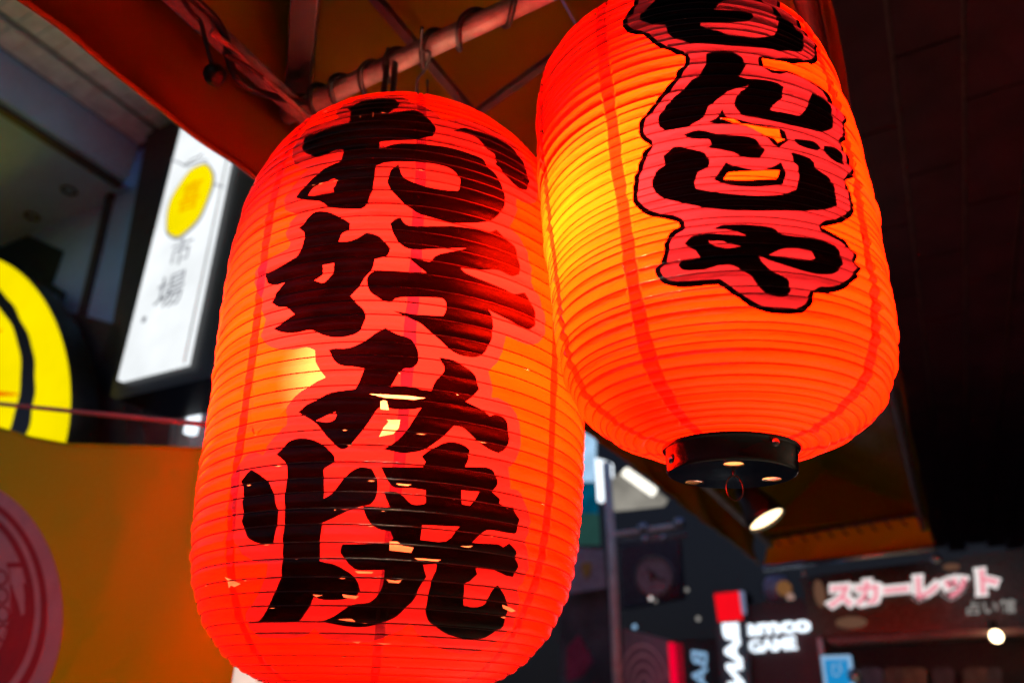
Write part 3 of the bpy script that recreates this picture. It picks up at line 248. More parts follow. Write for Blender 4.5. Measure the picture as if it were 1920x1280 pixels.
M['magenta'] = surf_mat('magenta_print', (.30, .02, .07), .6)
M['cord'] = surf_mat('red_cord', (.9, .16, .13), .5, var=.15)
M['pinkprint'] = surf_mat('pale_pink_print', (.80, .30, .26), .7, var=.1, bump=.3, bscale=220)
M['redprint'] = surf_mat('red_print', (.55, .008, .008), .7, var=.1, bump=.3, bscale=220)
M['e_white'] = emit('lit_white_panel', (.88, .92, .94), 1.22, var=.22, scale=2.4)
M['e_yellow'] = emit('lit_yellow_panel', (1.0, .80, .0), 1.05, var=.10, scale=3)
M['e_ink'] = surf_mat('sign_black', (.010, .008, .004), .4)
M['e_greyink'] = emit('sign_grey_brush', (.42, .44, .50), .8, .6)
M['e_gold'] = emit('lit_gold', (1.0, .50, .0), 1.0)
M['e_red'] = emit('lit_red_panel', (1.0, .004, .012), 1.0)
M['e_redo'] = emit('lit_orange_red', (1.0, .15, .0), .9)
M['e_text'] = emit('lit_white_letters', (.80, .90, 1.0), 1.7)
M['e_pink'] = emit('lit_pink_core', (1.0, .30, .38), .95)
M['e_pale'] = emit('lit_pale_rim', (1.0, .90, .88), .95)
M['e_small'] = emit('dim_white_letters', (.62, .58, .54), .45)
M['e_blue'] = emit('lit_blue_sign', (.01, .27, .62), .95)
M['e_bluel'] = emit('lit_pale_blue', (.35, .62, .95), .7)
M['e_bulb'] = emit('warm_bulb', (1.0, .72, .38), 5)
M['e_bulb2'] = emit('warm_bulb_small', (1.0, .74, .42), 9)
M['e_lamp'] = emit('cool_lamp', (.85, .93, 1.0), 1.8)
M['e_lampw'] = emit('cream_lamp', (1.0, .96, .84), 1.8)
M['e_teal'] = emit('teal_screen', (.0, .09, .17), .9, var=.5)
M['e_sky'] = emit('pale_blue_screen', (.45, .72, 1.0), 1.0, var=.3)
M['e_green'] = emit('dim_green_screen', (.02, .07, .06), .8)
M['e_sign2'] = emit('bluish_side_panel', (.20, .23, .38), .8)
M['e_red2'] = emit('lit_crimson', (1.0, .0, .035), .95)
M['e_lantern'] = emit('small_lantern_paper', (1.0, .72, .60), 1.1, var=.3, scale=9)

def plate(name, px, b, thick, mat, parent=None):
    P = [at_along(x, y, b) for x, y in px]; return obj(name, *prism(P, E1 * thick), mat, parent)
def thing_plate(name, px, b, thick, mat, label, cat, group=None):
    return tag(plate(name, px, b, thick, mat), label, cat, group)

# ------------------------------------------------------------------ the setting
g = MB().add(boxm(W(0, 20, -ZC - .1), E2, E1, EZ, 300, 300, .2))
structure(obj('ground', g.v, g.f, M['ground']))
# ceiling of the arcade over the right side: metal panels in rows
ZS = 2.4
lat1 = float((at_height(1690, 250, ZS) - O) @ E2); lat2 = float((at_height(1810, 350, ZS) - O) @ E2); wrow = lat2 - lat1
j0 = float((at_height(1650, 247, ZS) - O) @ E1); j1 = float((at_height(1745, 88, ZS) - O) @ E1); j1b = float((at_height(1745, 322, ZS) - O) @ E1); j2 = float((at_height(1850, 178, ZS) - O) @ E1)
Lp = max(.6, j1b - j1)
ceil = empty('arcade_ceiling', W(1, 3, ZS + .2), 'dark metal panelled ceiling above the street on the right', 'ceiling')
rows_ = [(-2, j1), (-1, j0), (0, j1), (1, j2), (2, j0 + .3), (3, j1 + .2), (4, j2 + .1)]
for k, j in rows_:
    n0 = int((j + 1.5) / Lp) + 1
    for q in range(-n0, int((13 - j) / Lp) + 1):
        b0 = j + q * Lp; a0 = lat1 + k * wrow
        dz = random.uniform(-.003, .003)
        v, f = boxm(W(a0 + wrow / 2, b0 + Lp / 2, ZS + .02 + dz), E2, E1, EZ, wrow - .016, Lp - .014, .03)
        obj('ceiling_panel', v, f, M['panel_r'], ceil)
v, f = boxm(W(lat1 + 1.5 * wrow, 5.5, ZS + .06), E2, E1, EZ, 7 * wrow, 15, .03); obj('joint_tray', v, f, M['joint'], ceil)
# far and right walls
v, f = boxm(W(0, 15, 2.0), E2, E1, EZ, 30, .3, 9); tag(obj('end_wall', v, f, M['black']), 'unlit wall closing the far end of the alley', 'wall')
v, f = boxm(W(lat1 + 5 * wrow + .2, 6, .4), E2, E1, EZ, .3, 18, 4.0); tag(obj('side_wall', v, f, M['wall_dark']), 'dark shop wall along the right side of the alley', 'wall')

# left building: tiled soffit, drop, recessed ceiling, glazing
ZL = 3.2
la = lambda x, y, z: float((at_height(x, y, z) - O) @ E2)
bld = empty('shop_building', W(-4, 2.6, -ZC), 'grey and blue shop front with a recessed lit ceiling behind the canopy on the left', 'building')
a_g = la(150, 139, ZL); a_f = la(140, 187, ZL)
b_end = float((at_height(300, 253, ZL) - O) @ E1)
sk = math.tan(0)
def strip(name, a0, a1, z, b0, b1, n, mat, gap=.012, th=.03):
    L_ = (b1 - b0) / n
    for i in range(n):
        v, f = boxm(W((a0 + a1) / 2, b0 + (i + .5) * L_, z + th / 2), E2, E1, EZ, abs(a1 - a0) - gap, L_ - gap * .4, th); obj(name, v, f, mat, bld)
strip('soffit_tile', a_g + .02, a_g + .75, ZL, -.6, b_end, 26, M['greytile'])
strip('soffit_tile', a_f, a_g - .02, ZL, -.6, b_end, 26, M['greytile'])
v, f = boxm(W((a_f + a_g + .7) / 2, b_end / 2, ZL + .08), E2, E1, EZ, 1.6, b_end + 1.6, .04); obj('soffit_backing', v, f, M['charcoal'], bld)
z_f = float(at_across(60, 223, a_f - .01)[2] - ZC)
v, f = boxm(W(a_f - .03, (b_end - .6) / 2, (ZL + z_f) / 2), E2, E1, EZ, .05, b_end + .6, ZL - z_f); obj('fascia', v, f, M['blue_wall'], bld)
v, f = boxm(W(a_f - .07, (b_end - .6) / 2, z_f - .015), E2, E1, EZ, .05, b_end + .6, .03); obj('fascia_trim', v, f, M['charcoal'], bld)
b_in = b_end + .08
v, f = boxm(W(a_f - 2.1, b_in / 2 - .3, z_f + .02), E2, E1, EZ, 4, b_in + .6, .03); obj('recessed_ceiling', v, f, M['blue_wall'], bld)
for x, y in ((130, 357), (60, 405)):
    c = at_height(x, y, z_f) - EZ * .004
    obj('downlight', *lathem(c, (E2, E1, EZ), [(.001, .012), (.035, .012), (.035, -.004), (.048, -.004), (.048, .003)], 28), M['black'], bld, smooth=True)
plate('glass_wall', [(-60, 340), (213, 312), (142, 600), (-60, 640)], b_in, .04, M['blue_wall'], bld)
plate('glass_wall', [(219, 311), (282, 268), (212, 620), (148, 600)], b_in - .02, .04, M['blue_wall'], bld)
plate('mullion', [(211, 312), (221, 308), (151, 600), (141, 603)], b_in - .05, .04, M['charcoal'], bld)
plate('dark_opening', [(-60, 432), (40, 436), (118, 470), (92, 545), (-60, 560)], b_in - .012, .008, M['black'], bld)
for x0, y0, x1, y1 in ((45, 508, 118, 552), (118, 552, 112, 575)):
    obj('rail_bar', *tubem([at_along(x0, y0, b_in - .1), at_along(x1, y1, b_in - .1)], .02, 8), M['black'], bld)
plate('lower_wall', [(-80, 560), (60, 572), (145, 588), (225, 610), (255, 1150), (-80, 1150)], b_in - .12, .1, M['wall_dark'], bld)
plate('column', [(280, 225), (345, 235), (222, 745), (165, 745), (212, 600)], b_end - .04, .1, M['charcoal'], bld)

# black board with the tall lit sign
BS = b_end - .16
board = empty('lit_sign', at_along(300, 745, BS), 'tall white lit sign with a yellow oval, on a black board left of the lanterns', 'sign')
plate('sign_board', [(343, 200), (560, 300), (470, 690), (219, 748), (206, 742)], BS, .3, M['black'], board)
plate('lit_panel', [(352, 190), (440, 232), (345, 680), (220, 712)], BS - .03, .03, M['e_white'], board)
q = [at_along(x, y, BS - .03) for x, y in ((220, 712), (345, 680), (352, 190), (440, 232))]
obj('sign_rim', *tubem([q[1], q[3]], .003, 8), surf_mat('greenish_trim', (.30, .36, .16), .4), board)
cen = at_along(354, 374, BS - .042); ux = at_along(395, 352, BS - .042) - cen; uy = at_along(368, 312, BS - .042) - cen
ov = [cen + ux * math.cos(a) * (1 + .03 * math.sin(5 * a)) + uy * math.sin(a) * (1 + .02 * math.sin(7 * a + 1)) + (ux * .0) for a in np.linspace(0, 2 * math.pi, 40)[:-1]]
obj('yellow_oval', *prism(ov, E1 * .008), M['e_yellow'], board)
ov2 = [cen + E1 * .003 + (p - cen) * 1.06 - ux * .02 for p in ov]; obj('oval_outline', *prism(ov2, E1 * .008), M['e_greyink'], board)  # grey line round the oval, slightly larger and offset
def T3(name, s, p0, p1, p2, b, mat, parent, depth=.012, bold=0, shear=0):
    return text_obj(name, s, at_along(*p0, b), at_along(*p1, b), at_along(*p2, b), mat, parent, depth, 0, bold, shear)
T3('lettering', '喜', (330, 402), (370, 388), (345, 345), BS - .044, M['e_gold'], board, .0008, .01)
T3('lettering', '市', (314, 503), (354, 488), (325, 454), BS - .034, M['e_greyink'], board, .0008)
T3('lettering', '場', (284, 588), (338, 566), (300, 524), BS - .034, M['e_greyink'], board, .0008)
obj('painted_dot', *tubem([at_along(268, 604, BS - .034), at_along(272, 594, BS - .034)], .008, 8), M['e_greyink'], board)
for pts in (((322, 300), (338, 306), (350, 312)), ((345, 312), (360, 300), (380, 290)), ((352, 310), (372, 303), (388, 300)), ((400, 345), (418, 350))):
    obj('painted_stroke', *tubem([at_along(x, y, BS - .032) for x, y in pts], .004, 6), M['e_greyink'], board)

# grey and bluish shop fittings seen under the black board
thing_plate('notice_board', [(255, 752), (326, 738), (316, 850), (250, 850)], BS + .5, .1, M['grey'], 'dim grey panel low behind the red cord, under the tall lit sign', 'panel')
thing_plate('notice_board', [(334, 735), (364, 722), (352, 850), (325, 850)], BS + .55, .1, M['grey_l'], 'pale grey upright panel beside the bluish lamp tube', 'panel')
lt = tag(obj('lamp_tube', *tubem([at_along(374, 708, BS + .4), at_along(366, 770, BS + .4), at_along(357, 812, BS + .4)], .032, 12), M['e_lamp'], smooth=True), 'bluish white lamp tube between the black board and the left lantern', 'lamp')

# round yellow sign
BY = 1.75
cY = at_along(-81, 690, BY); YX = (at_along(135, 690, BY) - cY) * .93; YZ = at_along(-81, 474, BY) - cY; RY = 1.0
ys = empty('round_sign', cY + E1 * .2, 'round yellow lit sign with a rough black ring at the left edge', 'sign')
ax_ = (YX, YZ, -E1)
obj('sign_drum', *lathem(cY + E1 * .02, ax_, [(.001, -.16), (.99, -.16), (.99, -.01), (.97, 0), (.001, 0)], 72), M['e_ink'], ys, smooth=False)
obj('lit_face', *lathem(cY, ax_, [(.0005, .003), (RY * .97, .003), (RY, -.004), (RY, -.03)], 96), M['e_yellow'], ys)
n = 140; rg = []
for i in range(n):
    a = 2 * math.pi * i / n; jag = .004 * math.sin(a * 9 + 1) + .006 * math.sin(a * 23) + .012 * max(0, math.sin(a * 5 + .4)) ** 8
    rg.append(((.772 + jag), (.655 + .012 * math.sin(a * 4) + .004 * math.sin(a * 17)), a))
v = [cY - E1 * (.005 + dz) + (YX * math.cos(a) + YZ * math.sin(a)) * r for dz in (0, .004) for o_, i_, a in rg for r in (o_, i_)]
f = []
for i in range(n):
    j = (i + 1) % n; a, b, c, d = 2 * i, 2 * j, 2 * j + 1, 2 * i + 1; m_ = 2 * n
    f += [(a + m_, d + m_, c + m_, b + m_), (a, b, c, d), (a, a + m_, b + m_, b), (d, c, c + m_, d + m_)]
obj('black_ring', v, f, M['e_ink'], ys)
for p in (((-60, 628), (-20, 626), (4, 618)), ((-50, 742), (0, 738), (34, 739)), ((-20, 600), (-25, 700), (-60, 760))):
    obj('red_stroke', *tubem([at_along(x, y, BY - .008) for x, y in p], [.008, .012, .003], 8), M['e_redo'], ys)

# red cord
tag(obj('cord', *tubem(smoothpath([at_along(-60, 751, 1.05), at_along(0, 757, 1.05), at_along(120, 769, 1.05), at_along(250, 782, 1.05), at_along(430, 800, 1.05)], 4), .0062, 8), M['cord'], smooth=True),
    'taut red cord running behind the left lantern above the orange banner', 'cord')

# ------------------------------------------------------------------ orange banner with a round emblem
BB = 1.14
def bpt(px, py): return at_along(px, py, BB)
p00 = bpt(-90, 1420); p10 = bpt(448, 1420); 
a0 = float((bpt(-90, 1000) - O) @ E2); a1 = float((bpt(446, 1240) - O) @ E2)
tops = [(-90, 790), (0, 800), (60, 818), (130, 831), (240, 834), (400, 833), (445, 834)]
ta = [float((bpt(*p) - O) @ E2) for p in tops]; tz = [float(bpt(*p)[2] - ZC) for p in tops]
nx_, nz_ = 120, 60; z0 = float(bpt(200, 1420)[2] - ZC)
def wave(a, z, amp=1.0):
    u = (a - a0) / (a1 - a0); k = max(0, min(1, (u - .56) / .2))
    return amp * k * (.010 * math.sin(9 * u + 3.0 * z) + .006 * math.sin(21 * u - 6 * z + 1) + .012 * math.sin(4.2 * u + 7 * z))
banner = empty('hanging_banner', W((a0 + a1) / 2, BB, z0), 'orange cloth banner with a round pink and red emblem, lower left behind the lantern', 'banner')
for (s0_, s1_), nm in (((0, 1), 'cloth'),):
    v, f = [], []
    for side in (0, 1):
        for j in range(nz_ + 1):
            for i in range(nx_ + 1):
                a = a0 + (a1 - a0) * i / nx_; zt = np.interp(a, ta, tz); z = z0 + (zt - z0) * j / nz_
                v.append(W(a, BB + wave(a, z) + side * .0012, z))
    m_ = (nx_ + 1) * (nz_ + 1)
    for side in (0, 1):
        for j in range(nz_):
            for i in range(nx_):
                q = [side * m_ + j * (nx_ + 1) + i, side * m_ + j * (nx_ + 1) + i + 1, side * m_ + (j + 1) * (nx_ + 1) + i + 1, side * m_ + (j + 1) * (nx_ + 1) + i]
                f.append(tuple(q if side == 0 else q[::-1]))
    M['banner'] = film('banner_cloth', (.95, .33, .0), (.97, .60, .0), fac=.06, gloss=.006, nscale=5, stretch=(1, 1, 1), streak=.2)
    obj('cloth', v, f, M['banner'], banner, smooth=True)
sv = [W(a, BB - .003 + wave(a, np.interp(a, ta, tz)), np.interp(a, ta, tz) - .004) for a in np.linspace(a0, a1, 60)]
obj('hem', *tubem(sv, .004, 8), M['banner'], banner, smooth=True)
sx = [W(a, BB - .0012 + wave(a, -.12), -.0) for a in ()]
cE = at_along(-101, 1116, BB); QX = at_along(117, 1116, BB) - cE; QZ = at_along(-101, 898, BB) - cE; RE = 1.0
def ringm(c, r0, r1, dz, th=.0008, n=90, A0=0, A1=2 * math.pi):
    v, f = [], []
    full = abs(A1 - A0 - 2 * math.pi) < 1e-6; m = n if full else n + 1
    for i in range(m):
        a = A0 + (A1 - A0) * i / n
        for r, d in ((r0, dz), (r1, dz), (r1, dz + th), (r0, dz + th)): v.append(c + (QX * math.cos(a) + QZ * math.sin(a)) * r - E1 * d)
    for i in range(n):
        j = (i + 1) % m
        for k in range(4): f.append((i * 4 + k, i * 4 + (k + 1) % 4, j * 4 + (k + 1) % 4, j * 4 + k))
    return v, f
obj('emblem_disc', *ringm(cE, .0005, RE, .0020), M['pinkprint'], banner)
obj('emblem_ring', *ringm(cE, RE * .838, RE * .89, .0030), M['redprint'], banner)
obj('emblem_ring', *ringm(cE, RE * .734, RE * .79, .0030), M['redprint'], banner)
obj('emblem_field', *ringm(cE, RE * .60, RE * .734, .0030, A0=-1.3, A1=.12), M['redprint'], banner)
obj('emblem_bar', *prism([cE - E1 * .0038 + QX * x + QZ * y for x, y in ((.58, .24), (.71, .24), (.72, .20), (.58, .205))], E1 * .0008), M['redprint'], banner)
obj('emblem_drop', *prism([cE - E1 * .0048 + QX * x + QZ * y for x, y in ((.63, .16), (.70, .17), (.715, .0), (.705, -.12), (.68, -.14), (.66, -.05), (.625, .05))], E1 * .0008), M['pinkprint'], banner)
for yy in (.13, .0, -.13, -.26):
    obj('emblem_bead', *ringm(cE + QX * .52 + QZ * yy, RE * .045, RE * .062, .0030, n=24), M['redprint'], banner)
obj('emblem_line', *tubem([cE - E1 * .003 + QX * x + QZ * y for x, y in ((.595, .24), (.60, 0), (.56, -.2), (.46, -.36))], .0016, 6), M['redprint'], banner)

# things below and behind the banner
for k, (x, y, w, lb) in enumerate(((462, 1262, 30, 'small white and red lantern beside the banner edge, under the left lantern'), (540, 1290, 44, 'small white lantern with a red top, just below the left lantern'))):
    c = at_along(x, y, 1.75); r = float(np.linalg.norm(at_along(x + w, y, 1.75) - c))
    ro = empty('small_lantern', c - EZ * r * 1.3, lb, 'lantern', 'small pale lanterns low behind the banner')
    pr = [(r * (1 - abs(t) ** 3.5) ** .5 * (1 + .015 * math.cos(t * 50)) + .002, t * r * 1.3) for t in np.linspace(-.97, .97, 40)]
    obj('paper_shade', *lathem(c, (E2, E1, EZ), pr, 32), M['e_lantern'], ro, smooth=True)
    obj('red_stroke', *tubem([c - E1 * r * 1.01 + EZ * r * .9 - E2 * r * .2, c - E1 * r * 1.02 + EZ * r * .2 - E2 * r * .1], r * .22, 8), M['e_redo'], ro)
    obj('cap', *lathem(c + EZ * r * 1.26, (E2, E1, EZ), [(r * .3, .02), (r * .5, .02), (r * .5, 0), (r * .3, 0)], 24, True), M['black'], ro)
tag(obj('pole', *tubem([at_along(503, 1245, 1.9), at_along(506, 1420, 1.9)], .024, 12), surf_mat('maroon_paint', (.35, .12, .12), .5), smooth=True), 'reddish grey pole between the two small lanterns', 'pole')

# ------------------------------------------------------------------ lanterns
GL = json.loads(GLYPHS)
class Lantern:
    def __init__(s, C, R, h, Rc, nt_, nb, k1, k2, mt, mb, Mx, sh, total):
        s.C = np.array(C) + O; s.R = R; s.h = h; s.M = np.array(Mx); s.sh = sh; s.total = total
        t = np.concatenate([-1 + np.geomspace(1e-7, .05, 400), np.linspace(-.949, .949, 3000), 1 - np.geomspace(.05, 1e-7, 400)])
        a = np.abs(t); r = Rc + (R - Rc) * (1 - a ** np.where(t > 0, nt_, nb)) ** (1 / np.where(t > 0, mt, mb)) * (1 + k1 * t + k2 * t * t)
        z = h * t; s.t = t; s.r = r; s.z = z; s.s = np.concatenate([[0], np.cumsum(np.hypot(np.diff(r), np.diff(s.h * t)))])
    def base(s, S):
        return np.interp(S, s.s, s.r), np.interp(S, s.s, s.z)
    def P(s, S, u, off=0.0):
        e = .0012; r, z = s.base(S); r1, z1 = s.base(np.minimum(S + e, s.s[-1])); r0, z0 = s.base(np.maximum(S - e, 0))
        dr, dz = r1 - r0, z1 - z0; l = np.hypot(dr, dz) + 1e-12; nr, nz = dz / l, -dr / l
        r = r + nr * off; z = z + nz * off; t = np.interp(S, s.s, s.t)
        L = np.stack([r * np.sin(u) + s.sh[0] * t + s.sh[1] * t * t, -r * np.cos(u) + s.sh[2] * t, z + 0 * u], -1)
        return L @ s.M.T + s.C
    def frame(s, t):    # centre and axes of the ring at parameter t
        return s.M @ np.array([s.sh[0] * t + s.sh[1] * t * t, s.sh[2] * t, float(np.interp(t, s.t, s.z))]) + s.C, (s.M[:, 0], s.M[:, 1], s.M[:, 2])

LL = Lantern((-.1487, .9638, .3988), .25, .37559, .06256, 2.923, 4.4703, .03073, .07998, 2.1007, 1.974,
    ((.999951,.000247,.009858),(0,.999686,-.02505),(-.009862,.025048,.999638)), (.00508, -.01194, -.06576), 1)
LR_ = Lantern((.2158, .7078, .4910), .18, .237337, .067349, 7.8487, 8.29799, .01328, -.13787, 2.24047, 1.41426,
    ((.999095,.002769,.042434),(0,.997877,-.06512),(-.042525,.065061,.996975)), (-.03013, -.00592, -.02502), 0)

def ribs_for(lan, s0, s1, step, jit, seed):
    rnd = random.Random(seed); out = [s0]; y = s0
    while y < s1 - step * 1.4:
        y += step * (1 + jit * rnd.uniform(-1, 1)); out.append(y)
    out.append(s1); return np.array(out)

def build_lantern(lan, key, s0, s1, step, jit, amp, seams, seam_w, half, du, label, films, seed, sub=6):
    R = lan.R; G = GL[key]; rnd = random.Random(seed)
    ribs = ribs_for(lan, s0, s1, step, jit, seed)
    npl = len(ribs) - 1
    fold = np.array([1 + rnd.uniform(-1, 1) * (.25 if key == 'L' else .6) for _ in range(npl)])
    skew = np.array([rnd.uniform(-.25, .25) + .12 for _ in range(npl)])
    ph = np.array([[rnd.uniform(0, 6.28) for _ in range(4)] for _ in range(npl)])
    wid = np.diff(ribs)
    def S3(x, S):
        u = x / R; k = np.clip(np.searchsorted(ribs, S, 'right') - 1, 0, npl - 1); f = np.clip((S - ribs[k]) / wid[k], 0, 1)
        q = np.sin(np.pi * f) ** .75 * (1 + skew[k] * 2 * np.cos(np.pi * f))
        endf = np.clip(np.minimum(S - s0, s1 - S) / (3 * step), .35, 1)
        off = amp * fold[k] * q * endf * np.minimum(wid[k] / step, 1.2)
        off = off - amp * .6
        wr = (np.sin(u * 7 + ph[k, 0]) * .5 + np.sin(u * 13 + ph[k, 1]) * .35 + np.sin(u * 29 + ph[k, 2] + 6 * f) * .2 + np.sin(u * 53 + ph[k, 3] + 9 * f) * .10)
        off = off + wr * amp * .22 * np.sin(np.pi * f) * endf
        return lan.P(S, u, off)
    def nrm(x, S):
        e = .0005; a = S3(x + e, S) - S3(x - e, S); b = S3(x, np.minimum(S + e * .9, s1)) - S3(x, np.maximum(S - e * .9, s0))
        n = np.cross(a, b); n /= np.linalg.norm(n, axis=1)[:, None] + 1e-12; return n
    base_c, ax = lan.frame(-1.0 if key == 'R' else -.99)
    root = empty('paper_lantern', base_c, label, 'lantern', 'red paper lanterns under the canopy')
    # --- outlines
    D = lambda q: [np.array(p) / 1e4 for p in q]
    def seam_poly(u0, w):
        c = []; y0, y1 = s0 + 1e-5, s1 - 1e-5; ys = [y0] + list(ribs[1:-1]) + [y1]
        wl = lambda y: w * (1.0 if key == 'L' else (1.65 - .65 * min(1, max(0, (y - s0) / .2))))
        ed = [(rnd.uniform(-1, 1) * .0012, rnd.uniform(-1, 1) * .0012) for _ in ys]
        l = [(u0 * R - wl(y) * R / 2 + e[0], y) for y, e in zip(ys, ed)]; r_ = [(u0 * R + wl(y) * R / 2 + e[1], y) for y, e in zip(ys, ed)]
        return np.array(l + r_[::-1])
    U = half
    front_seams = [seam_poly(u, seam_w) for u in seams if abs(u) < U - .1]
    chips = [np.array(c) / 1e4 for c in G.get('chips', [])]
    if key == 'L':     # further little flakes where the print has cracked along the folds
        for _ in range(24):
            ch = rnd.choice([2, 3, 3, 3, 1, 0]); poly = np.array(rnd.choice([p for p in G['chars'][ch] if len(p) > 14])) / 1e4
            x = rnd.uniform(poly[:, 0].min(), poly[:, 0].max()); y = rnd.choice([r for r in ribs if poly[:, 1].min() < r < poly[:, 1].max()]) - rnd.uniform(.0004, .003)
            l = rnd.uniform(.0012, .006); hh = rnd.uniform(.00025, .0006)
            chips.append(np.array([(x - l, y), (x, y + hh), (x + l, y + hh * .2), (x + l * .2, y - hh)]))
        for _ in range(26):
            x = rnd.uniform(-.33, .33); y = rnd.choice(list(ribs[3:20])) - rnd.uniform(.0003, .002); l = rnd.uniform(.001, .004)
            chips.append(np.array([(x - l, y), (x, y + .0006), (x + l, y + .0001), (x, y - .0004)]))
    chars = [D(c) for c in G['chars']]
    reg = []           # later entries win
    if key == 'L':
        reg += [('bare', [np.vstack([D(G['bare'])[0]])]), ('outline', D(G['outline']))]
        reg += [('char%d' % i, c) for i, c in enumerate(chars)] + [('chip', chips)]
    else:
        reg += [('border', D(G['border'])), ('outline', D(G['inner'])), ('border', D(G['win'])), ('window', D(G['wini']))]
        reg += [('char%d' % i, c) for i, c in enumerate(chars)]
    # --- grid + constraints
    cols = np.linspace(-U * R, U * R, int(2 * U * R / du)); rows = []
    for k in range(npl): rows += list(ribs[k] + wid[k] * np.array([0, .12, .27, .45, .63, .8, .92][:sub + 1]))
    rows.append(s1); rows = np.array(rows)
    pts = [Vector((x, y)) for y in rows for x in cols]; ed = []; nc, nr = len(cols), len(rows)
    for i in range(nc - 1): ed.append((i, i + 1)); ed.append(((nr - 1) * nc + i, (nr - 1) * nc + i + 1))
    for j in range(nr - 1): ed.append((j * nc, j * nc + nc)); ed.append((j * nc + nc - 1, j * nc + 2 * nc - 1))
    for k in range(1, npl):
        j = int(np.argmin(abs(rows - ribs[k]))) * nc
        for i in range(nc - 1): ed.append((j + i, j + i + 1))
    for nm, polys in reg + [('seam', front_seams)]:
        for p in polys:
            n0 = len(pts); q = [Vector((float(np.clip(x, -U * R + .001, U * R - .001)), float(np.clip(y, s0 + 1e-5, s1 - 1e-5)))) for x, y in p]; pts += q
            ed += [(n0 + i, n0 + (i + 1) % len(q)) for i in range(len(q))]
    V2, _, T, _, _, _ = delaunay_2d_cdt(pts, ed, [], 0, 2e-5)
    V2 = np.array([tuple(v) for v in V2]); T = np.array([t for t in T if len(t) == 3]); cen = V2[T].mean(1)
    lab = np.array(['plain'] * len(T), dtype='<U12')
    for nm, polys in reg: lab[inside_eo(cen, polys)] = nm
    ins = np.zeros(len(T), bool)
    for p in front_seams: ins |= inside_eo(cen, [p])
    lab[ins & (lab == 'plain')] = 'seam'; lab[ins & ((lab == 'outline'))] = 'seam_pink'
    V3 = S3(V2[:, 0], V2[:, 1]); Nn = nrm(V2[:, 0], V2[:, 1])
    # orient outward
    a, b, c = V3[T[:, 0]], V3[T[:, 1]], V3[T[:, 2]]; fn = np.cross(b - a, c - a); flip = (fn * Nn[T[:, 0]]).sum(1) < 0
    T[flip] = T[flip][:, ::-1]
    def part(name, mask, mats, idx=None, lbl=None):
        if not mask.any(): return None
        t = T[mask]; used, inv = np.unique(t, return_inverse=True); t = inv.reshape(t.shape)
        o = obj(name, V3[used], t, mats, root, smooth=True, normals=Nn[used], mat_idx=idx)
        if lbl: o['label'] = lbl
        return o
    se = sorted(seams); sx = np.array([u * R for u in se if abs(u) < U - .1]); pid = np.searchsorted(sx, cen[:, 0])
    for k in range(len(sx) + 1): part('lantern_panel', (lab == 'plain') & (pid == k), films['plain'])
    sid = np.argmin(abs(cen[:, :1] - sx[None, :]), axis=1)
    for k in range(len(sx)):
        m = ((lab == 'seam') | (lab == 'seam_pink')) & (sid == k)
        part('panel_seam', m, [M['seam'], M['seam_pink']], (lab[m] == 'seam_pink').astype(int))
    part('character_outline', lab == 'outline', films['outline'], None, 'pink printed outline round the black characters')
    part('outline_border', lab == 'border', M['ink_r'], None, 'black line round the pink outline')
    part('outline_window', lab == 'window', films['plain'])
    part('thin_patch', lab == 'bare', M['bare'], None, 'brighter thin patch of vinyl')
    pc = part('print_cracks', lab == 'chip', M['chip'], None, 'pale flakes where the print has cracked')
    if pc: pc['kind'] = 'stuff'
    names = ['character お', 'character 好', 'character み', 'character 焼'] if key == 'L' else ['character も', 'character ん', 'character じ', 'character や']
    for i in range(4): part('painted_character', lab == 'char%d' % i, films['ink'], None, 'black painted ' + names[i])
    # --- back of the shell, in panels
    back = sorted([u % (2 * math.pi) for u in seams if abs(u) >= U - .1]); edges_u = [U]
    for u in back:
        if U < u < 2 * math.pi - U: edges_u += [u - seam_w / 2, u + seam_w / 2]
    edges_u.append(2 * math.pi - U)
    for k in range(len(edges_u) - 1):
        u0, u1 = edges_u[k], edges_u[k + 1]; n = max(2, int((u1 - u0) * R / .011)); us = np.linspace(u0, u1, n + 1) * R
        XX, YY = np.meshgrid(us, rows); vv = S3(XX.ravel(), YY.ravel()); nn = nrm(XX.ravel(), YY.ravel())
        ff = [(j * (n + 1) + i, j * (n + 1) + i + 1, (j + 1) * (n + 1) + i + 1, (j + 1) * (n + 1) + i) for j in range(nr - 1) for i in range(n)]
        obj('panel_seam' if k % 2 else 'lantern_panel', vv, ff, M['seam'] if k % 2 else films['plain'], root, smooth=True, normals=nn)
    # --- wire ribs just inside the folds: one unit ring, shared
    tv, tf = [], []
    for i in range(72):
        for k in range(5):
            A, B = 2 * math.pi * i / 72, 2 * math.pi * k / 5; q = 1 + .0030 * math.cos(B)
            tv.append((q * math.cos(A), q * math.sin(A), .0030 * math.sin(B)))
    for i in range(72):
        for k in range(5): tf.append((i * 5 + k, ((i + 1) % 72) * 5 + k, ((i + 1) % 72) * 5 + (k + 1) % 5, i * 5 + (k + 1) % 5))
    rm = bpy.data.meshes.new('rib'); rm.from_pydata(tv, [], tf); rm.materials.append(M['wire']); rm.polygons.foreach_set('use_smooth', [True] * len(tf))
    for y in ribs[1:-1]:
        r, z = lan.base(y); t = float(np.interp(y, lan.s, lan.t)); c, axx = lan.frame(t); rr = float(r) - amp * .6 + (.0003 if key == 'L' else .0001)
        o = bpy.data.objects.new('rib', rm); COL.objects.link(o); o.parent = root
        mt = Matrix([[*(axx[j][i] * rr for j in range(2)), axx[2][i] * max(rr, .15), c[i] - base_c[i]] for i in range(3)] + [[0, 0, 0, 1]])
        o.matrix_local = mt
    return root, S3

